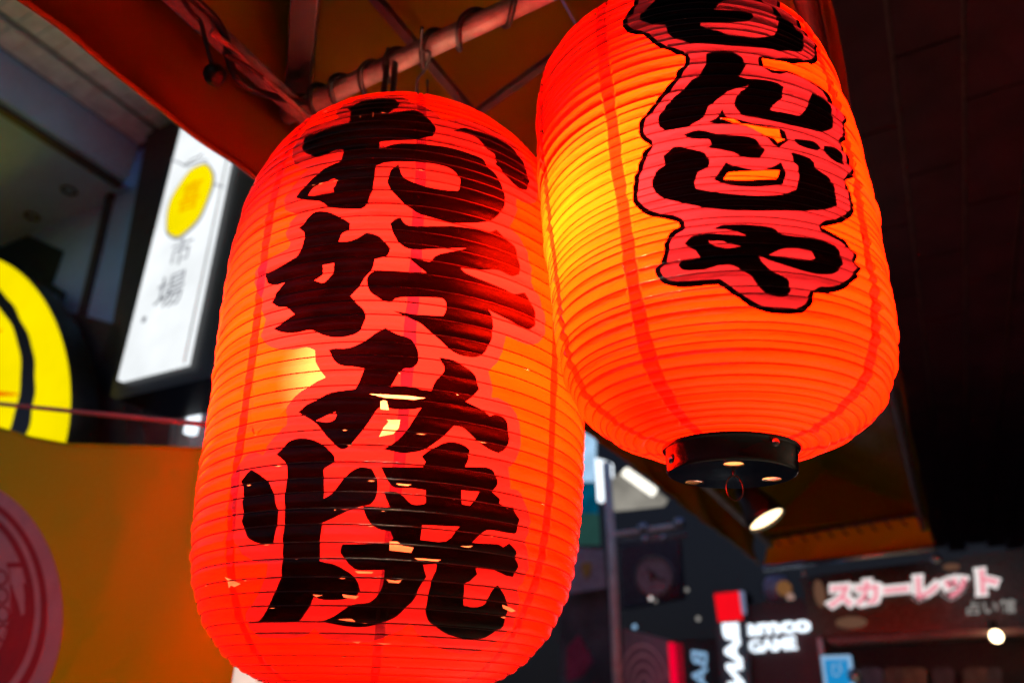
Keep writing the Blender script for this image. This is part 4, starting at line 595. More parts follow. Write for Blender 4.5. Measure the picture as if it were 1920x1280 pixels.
def frame_top(lan): return lan.frame(.97)[0]
def bulb(lan, root, u, rr, t, power, rad=.03, col=(1, .74, .46), holder=None, kk=1.0):
    c, ax = lan.frame(t); p = c + ax[0] * rr * math.sin(u) - ax[1] * rr * math.cos(u)
    l = bpy.data.lights.new('bulb', 'POINT'); l.energy = power; l.color = col; l.shadow_soft_size = rad
    l.use_nodes = True; nt = l.node_tree; em = nt.nodes['Emission']; ge = nt.nodes.new('ShaderNodeNewGeometry'); sx_ = nt.nodes.new('ShaderNodeSeparateXYZ')
    nt.links.new(ge.outputs['Incoming'], sx_.inputs[0])        # spread made up: strongest near the horizontal, so the lantern ends stay deep red
    m1 = nt.nodes.new('ShaderNodeMath'); m1.operation = 'MULTIPLY'; nt.links.new(sx_.outputs[2], m1.inputs[0]); nt.links.new(sx_.outputs[2], m1.inputs[1])
    m2 = nt.nodes.new('ShaderNodeMath'); m2.operation = 'SUBTRACT'; m2.inputs[0].default_value = 1.0; nt.links.new(m1.outputs[0], m2.inputs[1])
    m3 = nt.nodes.new('ShaderNodeMath'); m3.operation = 'POWER'; m3.inputs[1].default_value = kk; nt.links.new(m2.outputs[0], m3.inputs[0])
    nt.links.new(m3.outputs[0], em.inputs['Strength'])
    if holder:
        hd, hr = holder
        obj('lamp_holder', *lathem(p + ax[2] * hd + (ax[0] * math.sin(-1.5) - ax[1] * math.cos(-1.5)) * hr * .35, ax, [(hr, -.004), (hr, 0), (hr * .5, .012), (.02, .03), (.018, .07), (.0005, .072)], 40), M['rivet'], root, smooth=True)
        obj('lamp_flex', *tubem([p + ax[2] * (hd + .07), frame_top(lan) ], .003, 6), M['cable'], root)
    o = bpy.data.objects.new('bulb', l); COL.objects.link(o); o.parent = root; o.location = Vector(p - np.array(root.location)); return p

# left lantern
_cr = np.array(GL['L']['cream'][0]) / 1e4; _k = _cr[np.argmax(_cr[:, 0])]
_p = LL.P(np.array([_k[1] + .006]), np.array([(_k[0] - .004) / .25]))[0] - LL.frame(-.99)[0]
M['bare'] = patch_film(_p, .020, .085); M['cream'] = M['bare']
rootL, S3L = build_lantern(LL, 'L', .067, .936, .0155, .16, .0020, [-.63 + k * .7854 for k in range(8)], .052, 1.72, .0052,
    'larger red paper lantern hanging on the left, lit, painted with four big black characters', dict(plain=M['film'], outline=M['outline'], ink=M['ink']), 3)
bulb(LL, rootL, -0.9, .02, .05, BULB_L, rad=.022, holder=(.05, .066), kk=1.35)
rootR, S3R = build_lantern(LR_, 'R', .0005, .575, .0101, .38, .0021, [-1.38, -.70, .68, 1.38, 2.08, 2.78, -2.78, -2.08], .075, 1.60, .0045,
    'smaller red paper lantern hanging higher on the right, lit, black characters with a pink edge', dict(plain=M['film_r'], outline=M['outline_r'], ink=M['ink_r']), 11)
bulb(LR_, rootR, -1.15, .084, .0, BULB_R, rad=.016, holder=(.034, .036), kk=.45)

def cap_hardware(lan, root, t, rc, drop, holes, side_bolts, hook):
    c, ax = lan.frame(t); up = ax[2]
    prof = [(rc - .004, .006), (rc + .0012, .0055), (rc + .0026, .003), (rc + .0026, -.0008), (rc + .0010, -.0022), (rc - .0008, -.0026), (rc - .0014, -drop + .004), (rc - .0026, -drop + .001), (rc - .0045, -drop)]
    obj('cap_ring', *lathem(c, ax, prof, 96), M['lacquer'], root, smooth=True)
    circ = lambda cx, cy, r, n=32: [(cx + r * math.cos(2 * math.pi * i / n), cy + r * math.sin(2 * math.pi * i / n)) for i in range(n)]
    polys = [circ(0, 0, rc - .0045, 96)] + [circ(x, y, .0098) for x, y in holes]
    V, T = cdt_region(polys); n = len(V)
    v = [c + ax[0] * x + ax[1] * y - up * drop for x, y in V] + [c + ax[0] * x + ax[1] * y - up * (drop - .0015) for x, y in V]
    f = [tuple(t_) for t_ in T] + [tuple(t_[::-1] + n) for t_ in T]
    k = 0
    for p in polys:
        m = len(p); idx = [int(np.argmin(((V - np.array(q)) ** 2).sum(1))) for q in p]
        for i in range(m): f.append((idx[i], idx[(i + 1) % m], idx[(i + 1) % m] + n, idx[i] + n))
    obj('cap_base', v, f, M['lacquer'], root)
    # added diffuser plate, catches the bulb light so the cap holes glow
    obj('glow_plate', *lathem(c - up * (drop - .008), ax, [(.0005, 0), (rc - .003, 0)], 48), M['frost'], root)
    for a, zz in side_bolts:
        d = ax[0] * math.cos(a) + ax[1] * math.sin(a); p = c + d * (rc - .0012) - up * zz
        tx = np.cross(up, d)
        obj('rivet', *lathem(p, (tx, up, d), [(.0046, -.001), (.0046, .001), (.0040, .0026), (.0022, .0036), (.0002, .0040)], 20), M['rivet'], root, smooth=True)
    if hook:
        hx, hy = hook; p0 = c + ax[0] * hx + ax[1] * hy - up * drop
        obj('hook_eye', *tubem([p0 + up * .003, p0 - up * .0035], .0014, 10), M['rivet'], root, smooth=True)
        lp = [p0 - up * .0035 + ax[0] * .0085 * math.sin(a) * (1 if a < math.pi else 1) - up * (.0125 - .0125 * math.cos(a)) for a in np.linspace(0, 2 * math.pi, 40)]
        obj('hook_loop', *tubem(lp, .0007, 8), M['hook'], root, smooth=True)
cap_hardware(LR_, rootR, -1.0, .0674, .0258, [(-.0098, -.0444), (-.0296, .0400), (.0439, .0079)], [(-1.16, .006), (3.35, .016)], (-.0011, -.0128))
cap_hardware(LL, rootL, -.9725, float(LL.base(.067)[0]) + .003, .05, [(-.05, .02), (.02, -.055), (.04, .04)], [(-1.6, .012)], (0, 0))
# torn flap of vinyl at the lower rim of the left lantern
tp = [(-.060, .069), (-.044, .074), (-.026, .075), (-.020, .0695), (-.030, .058), (-.052, .057)]
obj('torn_flap', [S3L(np.array([x]), np.array([max(y, .0672)]))[0] + np.array([0, -.0035, -.001 - (.075 - y) * .9]) for x, y in tp] +
    [S3L(np.array([x]), np.array([max(y, .0672)]))[0] + np.array([0, -.0030, -.001 - (.075 - y) * .9]) for x, y in tp],
    [tuple(range(6)), tuple(range(11, 5, -1))] + [(i, (i + 1) % 6, (i + 1) % 6 + 6, i + 6) for i in range(6)], M['ink'], rootL)
# top rings and hangers
for lan, root, s_top in ((LL, rootL, .936), (LR_, rootR, .575)):
    r, z = lan.base(s_top); t = float(np.interp(s_top, lan.s, lan.t)); c, ax = lan.frame(t); r = float(r)
    obj('top_ring', *lathem(c, ax, [(r - .003, -.004), (r + .002, -.002), (r + .002, .018), (r - .003, .020), (r - .006, .018), (r - .006, -.004)], 80, True), M['lacquer'], root, smooth=True)
    pts = [c + ax[0] * (r - .001) * math.cos(a) + ax[2] * (.012 + .09 * math.sin(a)) for a in np.linspace(0, math.pi, 24)]
    obj('bail', *tubem(pts, .0022, 8), M['hook'], root, smooth=True)

# ------------------------------------------------------------------ canopy
can = empty('market_canopy', W(-.43, 2.0, .85), 'long brown and orange canvas canopy on a steel tube frame above the lanterns', 'canopy')
ZB, ZT, ZR, B0, B1 = .85, 1.055, 1.34, -1.3, 4.72
AL, AR, AM = -.905, .035, -.43
M['canvas_far'] = film('brightened_canvas', (.45, .22, .004), (.90, .50, .008), fac=.2, gloss=.004, nscale=4, stretch=(1, 1, 1), streak=.25)  # brighter canvas copy: light on the far valance is put into its colour
def cloth(name, fn, nu, nv, mat, parent, th=(0, 0, .0015)):
    v, f = [], []; th = np.asarray(th)
    for s in (0, 1):
        for j in range(nv + 1):
            for i in range(nu + 1): v.append(fn(i / nu, j / nv) + th * s)
    m = (nu + 1) * (nv + 1)
    for s in (0, 1):
        for j in range(nv):
            for i in range(nu):
                q = [s * m + j * (nu + 1) + i, s * m + j * (nu + 1) + i + 1, s * m + (j + 1) * (nu + 1) + i + 1, s * m + (j + 1) * (nu + 1) + i]; f.append(tuple(q if s == 0 else q[::-1]))
    return obj(name, v, f, mat, parent, smooth=True)
def sideL(u, t):
    b = B0 + (B1 - B0) * u; z = ZB + (ZT - ZB) * t
    w = (1 - t) * .9 + .1
    d = w * (.004 * math.sin(b * 5.0 + 1.2) + .003 * math.sin(b * 21 + 4 * t) + .002 * math.sin(b * 37 + 2)) + .030 * math.sin(t * 3.14) * math.sin(b * 7 + 2.6 + 1.5 * t)
    return W(AL + .004 * b + d, b, z - .004 * math.sin(b * 4) * (1 - t))
cloth('side_valance', sideL, 420, 16, M['canvas'], can, E2 * -.0015)
obj('valance_hem', *tubem([sideL(i / 420, 0) for i in range(421)], .0055, 8), M['canvas'], can, smooth=True)
obj('valance_binding', *tubem([sideL(i / 420, 1.0) + E2 * .004 for i in range(421)], .004, 6), M['canvas'], can, smooth=True)
def sideR(u, t):
    b = B0 + (B1 - .25 - B0) * u; return W(AR + .006 * math.sin(b * 9) * (1 - t), b, ZB + .0 + (ZT - ZB) * t)
cloth('side_valance', sideR, 160, 6, M['canvas_dim'], can, E2 * .0015)
def roofL(u, t):
    b = B0 + (B1 - B0) * u; a = AL + (AM - AL) * t; return W(a, b, ZT + (ZR - ZT) * t - .018 * math.sin(math.pi * t) * (1 + .5 * math.sin(b * 5)) + .004 * math.sin(b * 13 + 5 * t))
def roofR(u, t):
    b = B0 + (B1 - B0) * u; a = AR + (AM - AR) * t; return W(a, b, ZT + (ZR - ZT) * t - .018 * math.sin(math.pi * t) * (1 + .5 * math.sin(b * 5 + 1)) + .004 * math.sin(b * 11 + 3 * t))
cloth('roof_cloth', roofL, 160, 20, M['canvas_dim'], can); cloth('roof_cloth', roofR, 160, 20, M['canvas_dim'], can)
# far end: valance laced to a tube, chrome rail below
eL = at_height(1432, 1062, ZB) ; eR = at_height(1752, 1021, ZB)
tL = at_along(1442, 1008, float((eL - O) @ E1)); tR = at_along(1732, 962, float((eR - O) @ E1))
def endv(u, t):
    p = (eL * (1 - u) + eR * u) * (1 - t) + (tL * (1 - u) + tR * u) * t
    return p + E1 * (.012 * math.sin(u * 16) * (1 - t)) + EZ * (.010 * abs(math.sin(u * math.pi * 5)) * t * -1)
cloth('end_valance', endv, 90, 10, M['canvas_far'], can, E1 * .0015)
gt = [tL, tR, W(AR, B1 - .2, ZT), W(AM, B1 - .1, ZR), W(AL, B1, ZT)]
obj('gable_cloth', *prism([p + E1 * .03 for p in gt], E1 * .002), M['canvas_dim'], can)
obj('lacing_tube', *tubem([tL, tR], .012, 10), M['bar'], can, smooth=True)
for k in range(11):
    u = (k + .5) / 11; p = tL * (1 - u) + tR * u
    lp = [p + EZ * .016 - E1 * .0, p - E1 * .02, p - EZ * .02 + E2 * .004, p - EZ * .045 + E2 * .018 - E1 * .012, p - EZ * .05 + E2 * .03 - E1 * .012]
    obj('lace_loop', *tubem(smoothpath(lp, 4), .005, 6), M['cable'], can, smooth=True)
obj('chrome_rail', *tubem([eL + EZ * -.012 - E1 * .02, eR + EZ * -.02 - E1 * .02], .016, 12), M['chrome'], can, smooth=True)
for x, y, r in ((1755, 1046, .028), (1742, 1027, .016), (1504, 1058, .016), (1507, 1074, .014)):
    c = at_height(x, y, .84) if y < 1080 else eL; c = at_along(x, y, float((eR - O) @ E1) if x > 1600 else float((eL - O) @ E1))
    obj('rail_knob', *lathem(c, (E2, E1, EZ), [(.001, r), (r * .7, r * .7), (r, 0), (r * .7, -r * .7), (.001, -r)], 20), M['chrome'], can, smooth=True)
# left side rail and cables on it
pr = at_across(530, 180, -.80); zr = float(pr[2] - ZC)
obj('side_rail', *tubem([W(-.80, B0, zr), W(-.80, B1 - .1, zr)], .017, 16), M['pipe'], can, smooth=True)
pr2 = at_across(1700, 850, .02); obj('side_rail', *tubem([W(.012, B0, .93), W(.012, 4.5, .93)], .016, 12), M['bar'], can, smooth=True)
cb = tag(obj('loose_cable', *tubem(smoothpath([at_across(x, y, -.775) for x, y in ((300, -60), (345, -20), (375, 8), (405, 38), (424, 75), (430, 112), (446, 148), (482, 172), (540, 187), (600, 196))], 8), .0062, 8), M['cable'], smooth=True),
    'thick black cable sagging along the left canopy rail', 'cable')
kn = empty('pull_cord', at_across(403, 155, -.77), 'thin dark pull cord with a round knob hanging over the orange valance', 'cord')
obj('cord', *tubem(smoothpath([at_across(x, y, -.775) for x, y in ((330, -20), (358, 22), (376, 42), (384, 72), (394, 108), (400, 132))], 6), .0034, 6), M['cable'], kn, smooth=True)
kc = at_across(403, 140, -.775); obj('knob', *lathem(kc, (E2, E1, EZ), [(.001, .017), (.010, .014), (.0155, .005), (.016, -.003), (.012, -.012), (.001, -.016)], 20), M['cable'], kn, smooth=True)
for pts, r in ((((395, 60), (440, 95), (500, 150), (560, 205), (610, 250)), .005), (((420, 100), (470, 130), (520, 165), (575, 215)), .004)):
    tag(obj('loose_cable', *tubem(smoothpath([at_across(x, y, -.74) for x, y in pts], 6), r, 6), M['pipe'] if r > .0045 else M['cable'], smooth=True),
        'thin reddish wire running beside the left rail to the frame corner' if r > .0045 else 'thin black wire beside the left rail, below the thick cable', 'cable')
# crossbar carrying the lanterns
Pa, Pb = at_height(560, 206, .95), at_height(1012, -10, .95); dv = (Pb - Pa); Lb = np.linalg.norm(dv); dv = dv / Lb
bar = tag(obj('crossbar', *tubem([Pa + dv * (-.03 + t * (Lb + .6)) + EZ * .002 * math.sin(t * 9) for t in np.linspace(0, 1, 24)], .0160, 18), M['pipe'], smooth=True), 'scuffed pinkish steel tube crossing above the left lantern', 'tube')
sd = np.cross(dv, EZ); sd /= np.linalg.norm(sd)
hl = []
knots = [0, .10, .20, .34, .44, .60, .74, .95]
for i in range(len(knots) - 1):
    for k in range(14):
        t = knots[i] + (knots[i + 1] - knots[i]) * k / 14; a = 2 * math.pi * k / 14; rr = .0198 + .0035 * max(0, math.sin(a + i))
        hl.append(Pa + dv * Lb * t + sd * rr * math.cos(a) + EZ * rr * math.sin(a))
tag(obj('wound_cable', *tubem(smoothpath(hl, 2), .0048, 8), M['cable'], smooth=True), 'black cable wound round the scuffed crossbar', 'cable')
# other frame members
def bar_(p0, p1, w, up=EZ):
    d = p1 - p0; L_ = np.linalg.norm(d); d = d / L_; s_ = np.cross(d, up); s_ /= np.linalg.norm(s_); t_ = np.cross(s_, d)
    return boxm((p0 + p1) / 2, s_, d, t_, w, L_, w)
o = obj('rafter', *bar_(at_height(556, 215, 1.02), at_height(577, -60, 1.06), .045), M['bar'], can); bevel_obj(o, .004)
o = obj('brace', *bar_(at_height(680, -30, 1.08), at_height(905, 235, 1.08), .016), M['bar'], can)
o = obj('brace', *bar_(at_height(1060, 92, 1.07), at_height(880, 222, 1.07), .014), M['bar'], can)
o = obj('brace', *bar_(at_height(620, 225, 1.0), at_height(570, 190, 1.0), .03), M['bar'], can)
# straps that hold the left lantern, and a spare wire
rb, zb = LL.base(.936); tt = float(np.interp(.936, LL.s, LL.t)); cb_, axb = LL.frame(tt)
for x, dx in ((724, -.004), (740, .010)):
    p0 = at_height(x + 4, 92, .972); p1 = at_height(x - 4, 178, float(cb_[2] - ZC) + .10)
    d = p1 - p0; st = [p0 + d * t for t in np.linspace(0, 1, 8)]
    obj('hanging_strap', *tubem([cb_ + EZ * .1 if i == 8 else q for i, q in enumerate(st)], [.0030, .0038, .0046, .005, .005, .005, .005, .005], 8), M['cable'], rootL, smooth=True)
tag(obj('tie_wire', *tubem(smoothpath([at_height(x, y, .93) for x, y in ((792, 52), (790, 92), (806, 100), (796, 132), (783, 150), (782, 190))], 6), .0026, 6), M['cable'], smooth=True), 'thin black tie wire dangling from the crossbar above the left lantern', 'wire')
tag(obj('tie_wire', *tubem([at_height(802, 150, .86), at_height(801, 215, .80)], .0012, 6), M['cable'], smooth=True), 'hair-thin wire end standing at the top of the left lantern', 'wire')
# strap of the right lantern up to the canopy (above the frame)
r_, z_ = LR_.base(.575); tr_ = float(np.interp(.575, LR_.s, LR_.t)); cr_, axr = LR_.frame(tr_)
obj('hanging_strap', *tubem([cr_ + axr[2] * .10, cr_ + EZ * .40], .004, 8), M['cable'], rootR, smooth=True)

# ------------------------------------------------------------------ spotlight under the canopy
sp_c = at_along(1435, 970, 2.5); vd = ray(1435, 970); ur = CX * .82 + CU * .57; mn = CX * .57 - CU * .82; mn = mn - vd * (mn @ vd); mn /= np.linalg.norm(mn)
dist = float(np.linalg.norm(sp_c - O)); rs = 32 / FPX * dist
nrm_ = -vd * .33 + mn * .944; nrm_ /= np.linalg.norm(nrm_); s1 = np.cross(nrm_, ur); s1 /= np.linalg.norm(s1); s0 = np.cross(s1, nrm_)
spt = empty('spotlight', sp_c - nrm_ * .12, 'bright warm spotlight under the canopy, right below the right lantern', 'spotlight')
obj('lens', *lathem(sp_c, (s0, s1, nrm_), [(.0005, .006), (rs * .6, .004), (rs, 0), (rs, -.006)], 40), M['e_bulb'], spt)
obj('housing', *lathem(sp_c, (s0, s1, nrm_), [(rs * 1.02, .012), (rs * 1.10, .010), (rs * 1.08, -.01), (rs * .75, -.07), (rs * .55, -.13), (.001, -.135)], 40), M['black'], spt, smooth=True)
obj('bracket', *tubem([sp_c - nrm_ * .10, sp_c - nrm_ * .12 + EZ * .14], .008, 8), M['black'], spt, smooth=True)
ld = bpy.data.lights.new('spot_beam', 'SPOT'); ld.energy = SPOT_W; ld.color = (1, .78, .5); ld.spot_size = 2.3; ld.spot_blend = .5; ld.shadow_soft_size = .04
lo_ = bpy.data.objects.new('spot_beam', ld); COL.objects.link(lo_); lo_.parent = spt
lo_.matrix_local = Matrix.Translation(Vector(sp_c + nrm_ * .02 - np.array(spt.location))) @ Vector(nrm_).to_track_quat('-Z', 'Y').to_matrix().to_4x4()

# ------------------------------------------------------------------ the shops beyond, lower right
B = 7.0
thing_plate('lit_screen', [(1060, 790), (1112, 818), (1110, 900), (1060, 900)], B + 1, .1, M['e_sky'], 'pale blue lit top of a sign beside the left lantern', 'screen')
thing_plate('lit_screen', [(1060, 903), (1112, 903), (1116, 960), (1060, 960)], B + 1, .1, M['e_teal'], 'teal lit panel beside the right edge of the left lantern', 'screen')
thing_plate('lit_screen', [(1060, 962), (1117, 962), (1119, 1018), (1060, 1018)], B + 1, .1, M['e_green'], 'dim green panel under the teal one', 'screen')
thing_plate('lit_window', [(1116, 858), (1143, 866), (1146, 930), (1120, 938)], B + .9, .1, M['e_lamp'], 'bright white lit pane left of the lamp post', 'window')
ps = empty('poster', at_along(1100, 1108, B), 'grey poster with an ochre round picture beside the left lantern', 'poster')
plate('sheet', [(1070, 1026), (1130, 1030), (1136, 1100), (1062, 1112)], B, .03, M['poster_w'], ps)
c = at_along(1099, 1066, B - .02); obj('print', *prism([c + (E2 * math.cos(a) * .055 + EZ * math.sin(a) * .075) * (1 + .15 * math.sin(3 * a)) for a in np.linspace(0, 6.28, 24)[:-1]], E1 * .01), M['ochre'], ps)
post = empty('lamp_post', at_along(1155, 1330, B - .6), 'grey upright post with cross pipes, between the two lanterns lower down', 'post')
obj('shaft', *tubem([at_along(1137, 868, B - .6), at_along(1148, 1040, B - .6), at_along(1160, 1340, B - .6)], .040, 12), M['grey_l'], post, smooth=True)
obj('cross_pipe', *tubem([at_along(1150, 1002, B - .6), at_along(1272, 984, B - .6)], .022, 10), M['grey_l'], post, smooth=True)
obj('cross_pipe', *tubem([at_along(1150, 1018, B - .55), at_along(1290, 1002, B - .55)], .018, 10), M['grey'], post, smooth=True)
for x, y, r in ((1206, 989, .05), (1274, 980, .05), (1244, 1008, .035), (1210, 1010, .035)):
    obj('pipe_joint', *lathem(at_along(x, y, B - .62), (E2, E1, EZ), [(.001, r), (r * .8, r * .6), (r, 0), (r * .8, -r * .6), (.001, -r)], 16), M['chrome'], post, smooth=True)
tag(obj('lamp_tube', *tubem([at_along(1172, 884, B), at_along(1226, 922, B)], .05, 10), M['e_lampw'], smooth=True), 'cream fluorescent tube slanting under the canopy edge', 'lamp')
thing_plate('glowing_beam', [(1135, 905), (1178, 876), (1244, 930), (1236, 942), (1145, 952)], B + .2, .15, emit('cream_beam', (.62, .58, .50), .55, var=.5, scale=3), 'pale beam under the slanting fluorescent tube, its lamplight put in as glow', 'beam')  # lamplight on the beam is given as its own emission
dk = empty('wall_clock', at_along(1225, 1125, B - .3), 'dim round grey wall clock on a dark board', 'clock')
cc = at_along(1227, 1080, B - .3); rc_ = float(np.linalg.norm(at_along(1262, 1080, B - .3) - cc))
axc = (E2, EZ, -E1)
obj('clock_face', *lathem(cc, axc, [(.0005, .03), (rc_ * .92, .03), (rc_, .02), (rc_, -.05), (.0005, -.05)], 48), surf_mat('clock_paint', (.30, .26, .28), .5), dk)
obj('rim', *lathem(cc, axc, [(rc_ * 1.0, .045), (rc_ * 1.06, .03), (rc_ * 1.06, -.05), (rc_ * 1.0, -.05)], 48), M['grey'], dk)
for a, l in ((2.2, .55), (-.4, .7), (4.0, .4)): obj('hand', *tubem([cc - E1 * .04, cc - E1 * .04 + (E2 * math.cos(a) + EZ * math.sin(a)) * rc_ * l], .008, 6), M['charcoal'], dk)
obj('hub', *lathem(cc - E1 * .035, axc, [(.0005, .02), (.03, .015), (.03, 0)], 20), M['charcoal'], dk)
thing_plate('dark_board', [(1165, 1020), (1272, 1008), (1280, 1120), (1165, 1140)], B + .05, .1, surf_mat('slate', (.05, .045, .06), .5), 'dark slate board behind the round clock', 'board')
for x, y, r, m_, lb in ((1220, 1121, 5, 'e_pale', 'tiny pale lamp under the clock'), (1229, 1126, 4, 'e_small', 'faint tiny lamp to the right under the clock'), (1190, 1174, 6, 'e_bluel', 'tiny bluish lamp above the grey shop panel'), (1309, 1159, 6, 'e_small', 'tiny faint lamp left of the red square sign'), (1288, 1105, 5, 'e_small', 'tiny faint lamp right of the clock')):
    c = at_along(x, y, B - .5); rr = r / FPX * float(np.linalg.norm(c - O)) * .7
    tag(obj('small_lamp', *lathem(c, (E2, E1, EZ), [(.0005, rr), (rr * .75, rr * .7), (rr, 0), (rr * .75, -rr * .7), (.0005, -rr)], 14), M[m_], smooth=True), lb, 'lamp')
sp_ = empty('notice_board', at_along(1205, 1330, B - .5), 'grey shop panel with curved line pattern at the bottom of the picture', 'panel')
plate('sheet', [(1168, 1176), (1252, 1198), (1262, 1330), (1168, 1330)], B - .5, .06, M['grey'], sp_)
for k in range(4):
    c = at_along(1208, 1290, B - .52); obj('line', *tubem([c + (E2 * math.cos(a) + EZ * math.sin(a) * 1.6) * (.06 + .05 * k) for a in np.linspace(.2, 2.94, 14)], .007, 5), M['grey_l'], sp_)
thing_plate('banner_panel', [(1062, 1215), (1085, 1188), (1112, 1240), (1090, 1268), (1062, 1278)], B - .2, .03, M['magenta'], 'dull magenta cloth shape low beside the left lantern', 'cloth')
thing_plate('wall_board', [(1050, 1115), (1140, 1105), (1150, 1330), (1050, 1330)], B + .15, .1, surf_mat('murky', (.07, .065, .07), .6, var=.6, scale=3), 'murky dark grey board behind the magenta cloth', 'board')

sg = empty('vertical_sign', at_along(1290, 1340, B - 1.0), 'small slanted sign, red stripe and bluish panel with white letters, low at centre right', 'sign')
plate('red_panel', [(1252, 1203), (1279, 1206), (1289, 1340), (1262, 1340)], B - 1.0, .25, M['e_red2'], sg)
plate('side_panel', [(1280, 1200), (1332, 1210), (1340, 1340), (1290, 1340)], B - .99, .2, M['e_sign2'], sg)
T3('lettering', 'BAND', (1324, 1222), (1330, 1380), (1296, 1218), B - 1.02, M['e_bluel'], sg, .02, .01)

sg = empty('vertical_sign', at_along(1370, 1340, B - 1.2), 'tall black sign with a red square over white vertical letters', 'sign')
plate('case', [(1336, 1104), (1394, 1106), (1412, 1340), (1356, 1340)], B - 1.2, .3, surf_mat('sign_case', (.03, .035, .05), .4), sg)
plate('red_square', [(1339, 1113), (1384, 1108), (1391, 1160), (1347, 1164)], B - 1.23, .03, M['e_red'], sg)
plate('rim', [(1385, 1106), (1394, 1108), (1398, 1150), (1391, 1150)], B - 1.23, .03, M['e_sign2'], sg)
T3('lettering', 'BANDAI', (1383, 1166), (1408, 1400), (1353, 1168), B - 1.24, M['e_text'], sg, .02, .05)
sg = empty('box_sign', at_along(1470, 1340, B - 1.1), 'black box sign with glowing white letters namco GAME', 'sign')
plate('case', [(1394, 1132), (1527, 1120), (1560, 1340), (1410, 1340)], B - 1.1, .3, surf_mat('sign_case_dark', (.02, .006, .010), .4), sg)
plate('case_edge', [(1527, 1160), (1541, 1200), (1562, 1340), (1552, 1340)], B - 1.12, .02, surf_mat('edge_metal', (.35, .35, .42), .3, metal=.8), sg)
T3('lettering', 'namco', (1371, 1194), (1523, 1184), (1369, 1172), B - 1.13, M['e_text'], sg, .02, .04)
T3('lettering', 'GAME', (1407, 1224), (1496, 1217), (1404, 1199), B - 1.13, M['e_text'], sg, .02, .035)
cm = empty('dome_camera', at_along(1462, 1120, B - .9), 'small greyish violet dome fitting with a painted orange glint under the canopy corner', 'camera')
c = at_along(1458, 1103, B - .9); obj('dome', *lathem(c, (E2, E1, EZ), [(.001, .10), (.07, .085), (.10, .04), (.105, -.02), (.08, -.075), (.04, -.10), (.001, -.105)], 24), surf_mat('dome_plastic', (.38, .36, .50), .35), cm, smooth=True)
c = at_along(1470, 1102, B - 1.02); obj('glint', *lathem(c, (E2, EZ, -E1), [(.001, .02), (.05, .012), (.055, 0)], 20), emit('dull_orange', (.28, .12, .04), .7), cm)  # highlight on the dome painted as a faintly glowing disc
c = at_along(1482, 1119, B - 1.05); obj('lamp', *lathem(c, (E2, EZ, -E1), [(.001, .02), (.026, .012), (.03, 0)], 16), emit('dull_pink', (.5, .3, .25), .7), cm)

# the katakana sign
BK = 5.6
kt = empty('shop_sign', at_along(1700, 1190, BK), 'long dark brown shop sign with glowing pink katakana', 'sign')
plate('sign_board', [(1500, 1082), (1980, 1020), (1980, 1175), (1524, 1192)], BK, .15, M['brown'], kt)
plate('ledge', [(1545, 1196), (1980, 1172), (1980, 1184), (1560, 1206)], BK - .1, .25, surf_mat('ledge_paint', (.20, .11, .10), .4), kt)
T3('letter_rim', 'スカーレット', (1546, 1146), (1880, 1118), (1546, 1092), BK - .03, M['e_pale'], kt, .02, .15)
T3('lettering', 'スカーレット', (1553, 1141), (1874, 1112), (1553, 1097), BK - .055, M['e_pink'], kt, .02, .03)
T3('lettering', '占い館', (1813, 1153), (1905, 1148), (1812, 1127), BK - .02, M['e_small'], kt, .01, .02)
for x, y, w, h in ((1537, 1112, 9, 22), (1596, 1166, 24, 9), (1784, 1062, 12, 5)):  # lamp reflections in the board, painted as dull glowing discs
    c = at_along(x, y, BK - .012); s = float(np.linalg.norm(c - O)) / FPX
    obj('painted_reflection', *lathem(c, (E2 * w, EZ * h, -E1), [(.001 * s, .004), (.7 * s, .004), (1.0 * s, 0)], 20), emit('dull_glow_%d' % x, (.16, .075, .045), .8), kt)
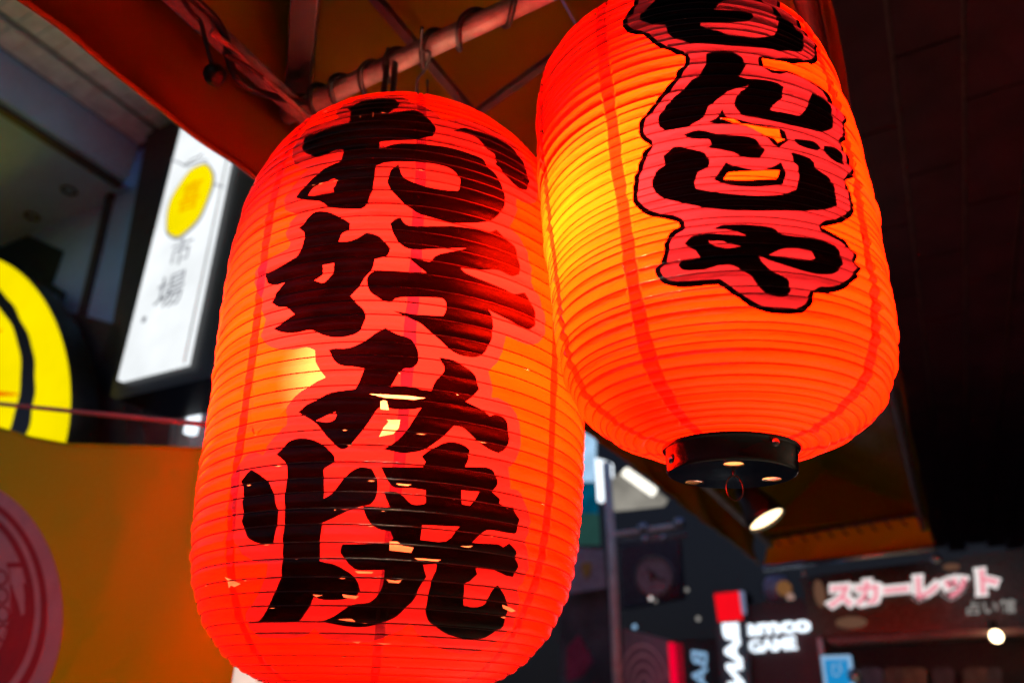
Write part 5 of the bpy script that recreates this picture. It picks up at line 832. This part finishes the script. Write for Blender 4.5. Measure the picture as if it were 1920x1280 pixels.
rl = at_along(1868, 1192, BK - .2); rr = 9 / FPX * float(np.linalg.norm(rl - O))
bl = empty('wall_lamp', rl + EZ * .1, 'small round warm bulb below the katakana sign at the right edge', 'lamp')
obj('globe', *lathem(rl, (E2, E1, EZ), [(.0005, rr), (rr * .7, rr * .75), (rr, 0), (rr * .7, -rr * .75), (.0005, -rr)], 20), M['e_bulb2'], bl, smooth=True)
obj('socket', *tubem([rl + EZ * rr, rl + EZ * (rr + .05)], .02, 10), M['black'], bl)
v, f = boxm(at_along(1720, 1290, BK + .5), E2, E1, EZ, 3.2, .2, .7); tag(obj('shop_wall', v, f, M['wall_dark']), 'dark shop wall under the katakana sign', 'wall')
for k, (x, w, cc_) in enumerate(((1632, 22, (.16, .13, .18)), (1675, 18, (.15, .10, .07)), (1712, 26, (.20, .14, .08)), (1768, 20, (.09, .08, .09)), (1830, 24, (.15, .11, .09)), (1862, 16, (.10, .09, .10)))):
    pl = [(x - w, 1256), (x - w * .6, 1250), (x + w * .6, 1250), (x + w, 1256), (x + w, 1340), (x - w, 1340)]
    thing_plate('shelf_goods', pl, BK + .2, .15, surf_mat('goods_%d' % k, cc_, .6, var=.4), ['mauve', 'brown', 'tan', 'charcoal', 'dull beige', 'grey'][k] + ' packet in the dim row of goods at the lower right', 'goods', 'goods on the dim shelf')
bs = empty('blue_sign', at_along(1575, 1340, BK - .5), 'small square lit blue sign below the brown shop sign', 'sign')
plate('case', [(1538, 1228), (1592, 1226), (1606, 1340), (1552, 1340)], BK - .5, .12, M['e_bluel'], bs)
plate('lit_face', [(1546, 1236), (1588, 1235), (1598, 1330), (1556, 1330)], BK - .52, .02, M['e_blue'], bs)
T3('lettering', 'び', (1560, 1268), (1584, 1266), (1556, 1242), BK - .54, M['e_bluel'], bs, .01)
c = at_along(1602, 1266, BK - .6); tag(obj('mirror_ball', *lathem(c, (E2, E1, EZ), [(.0005, .04), (.03, .03), (.04, 0), (.03, -.03), (.0005, -.04)], 20), M['chrome'], smooth=True), 'small shiny chrome ball beside the blue sign', 'ball')
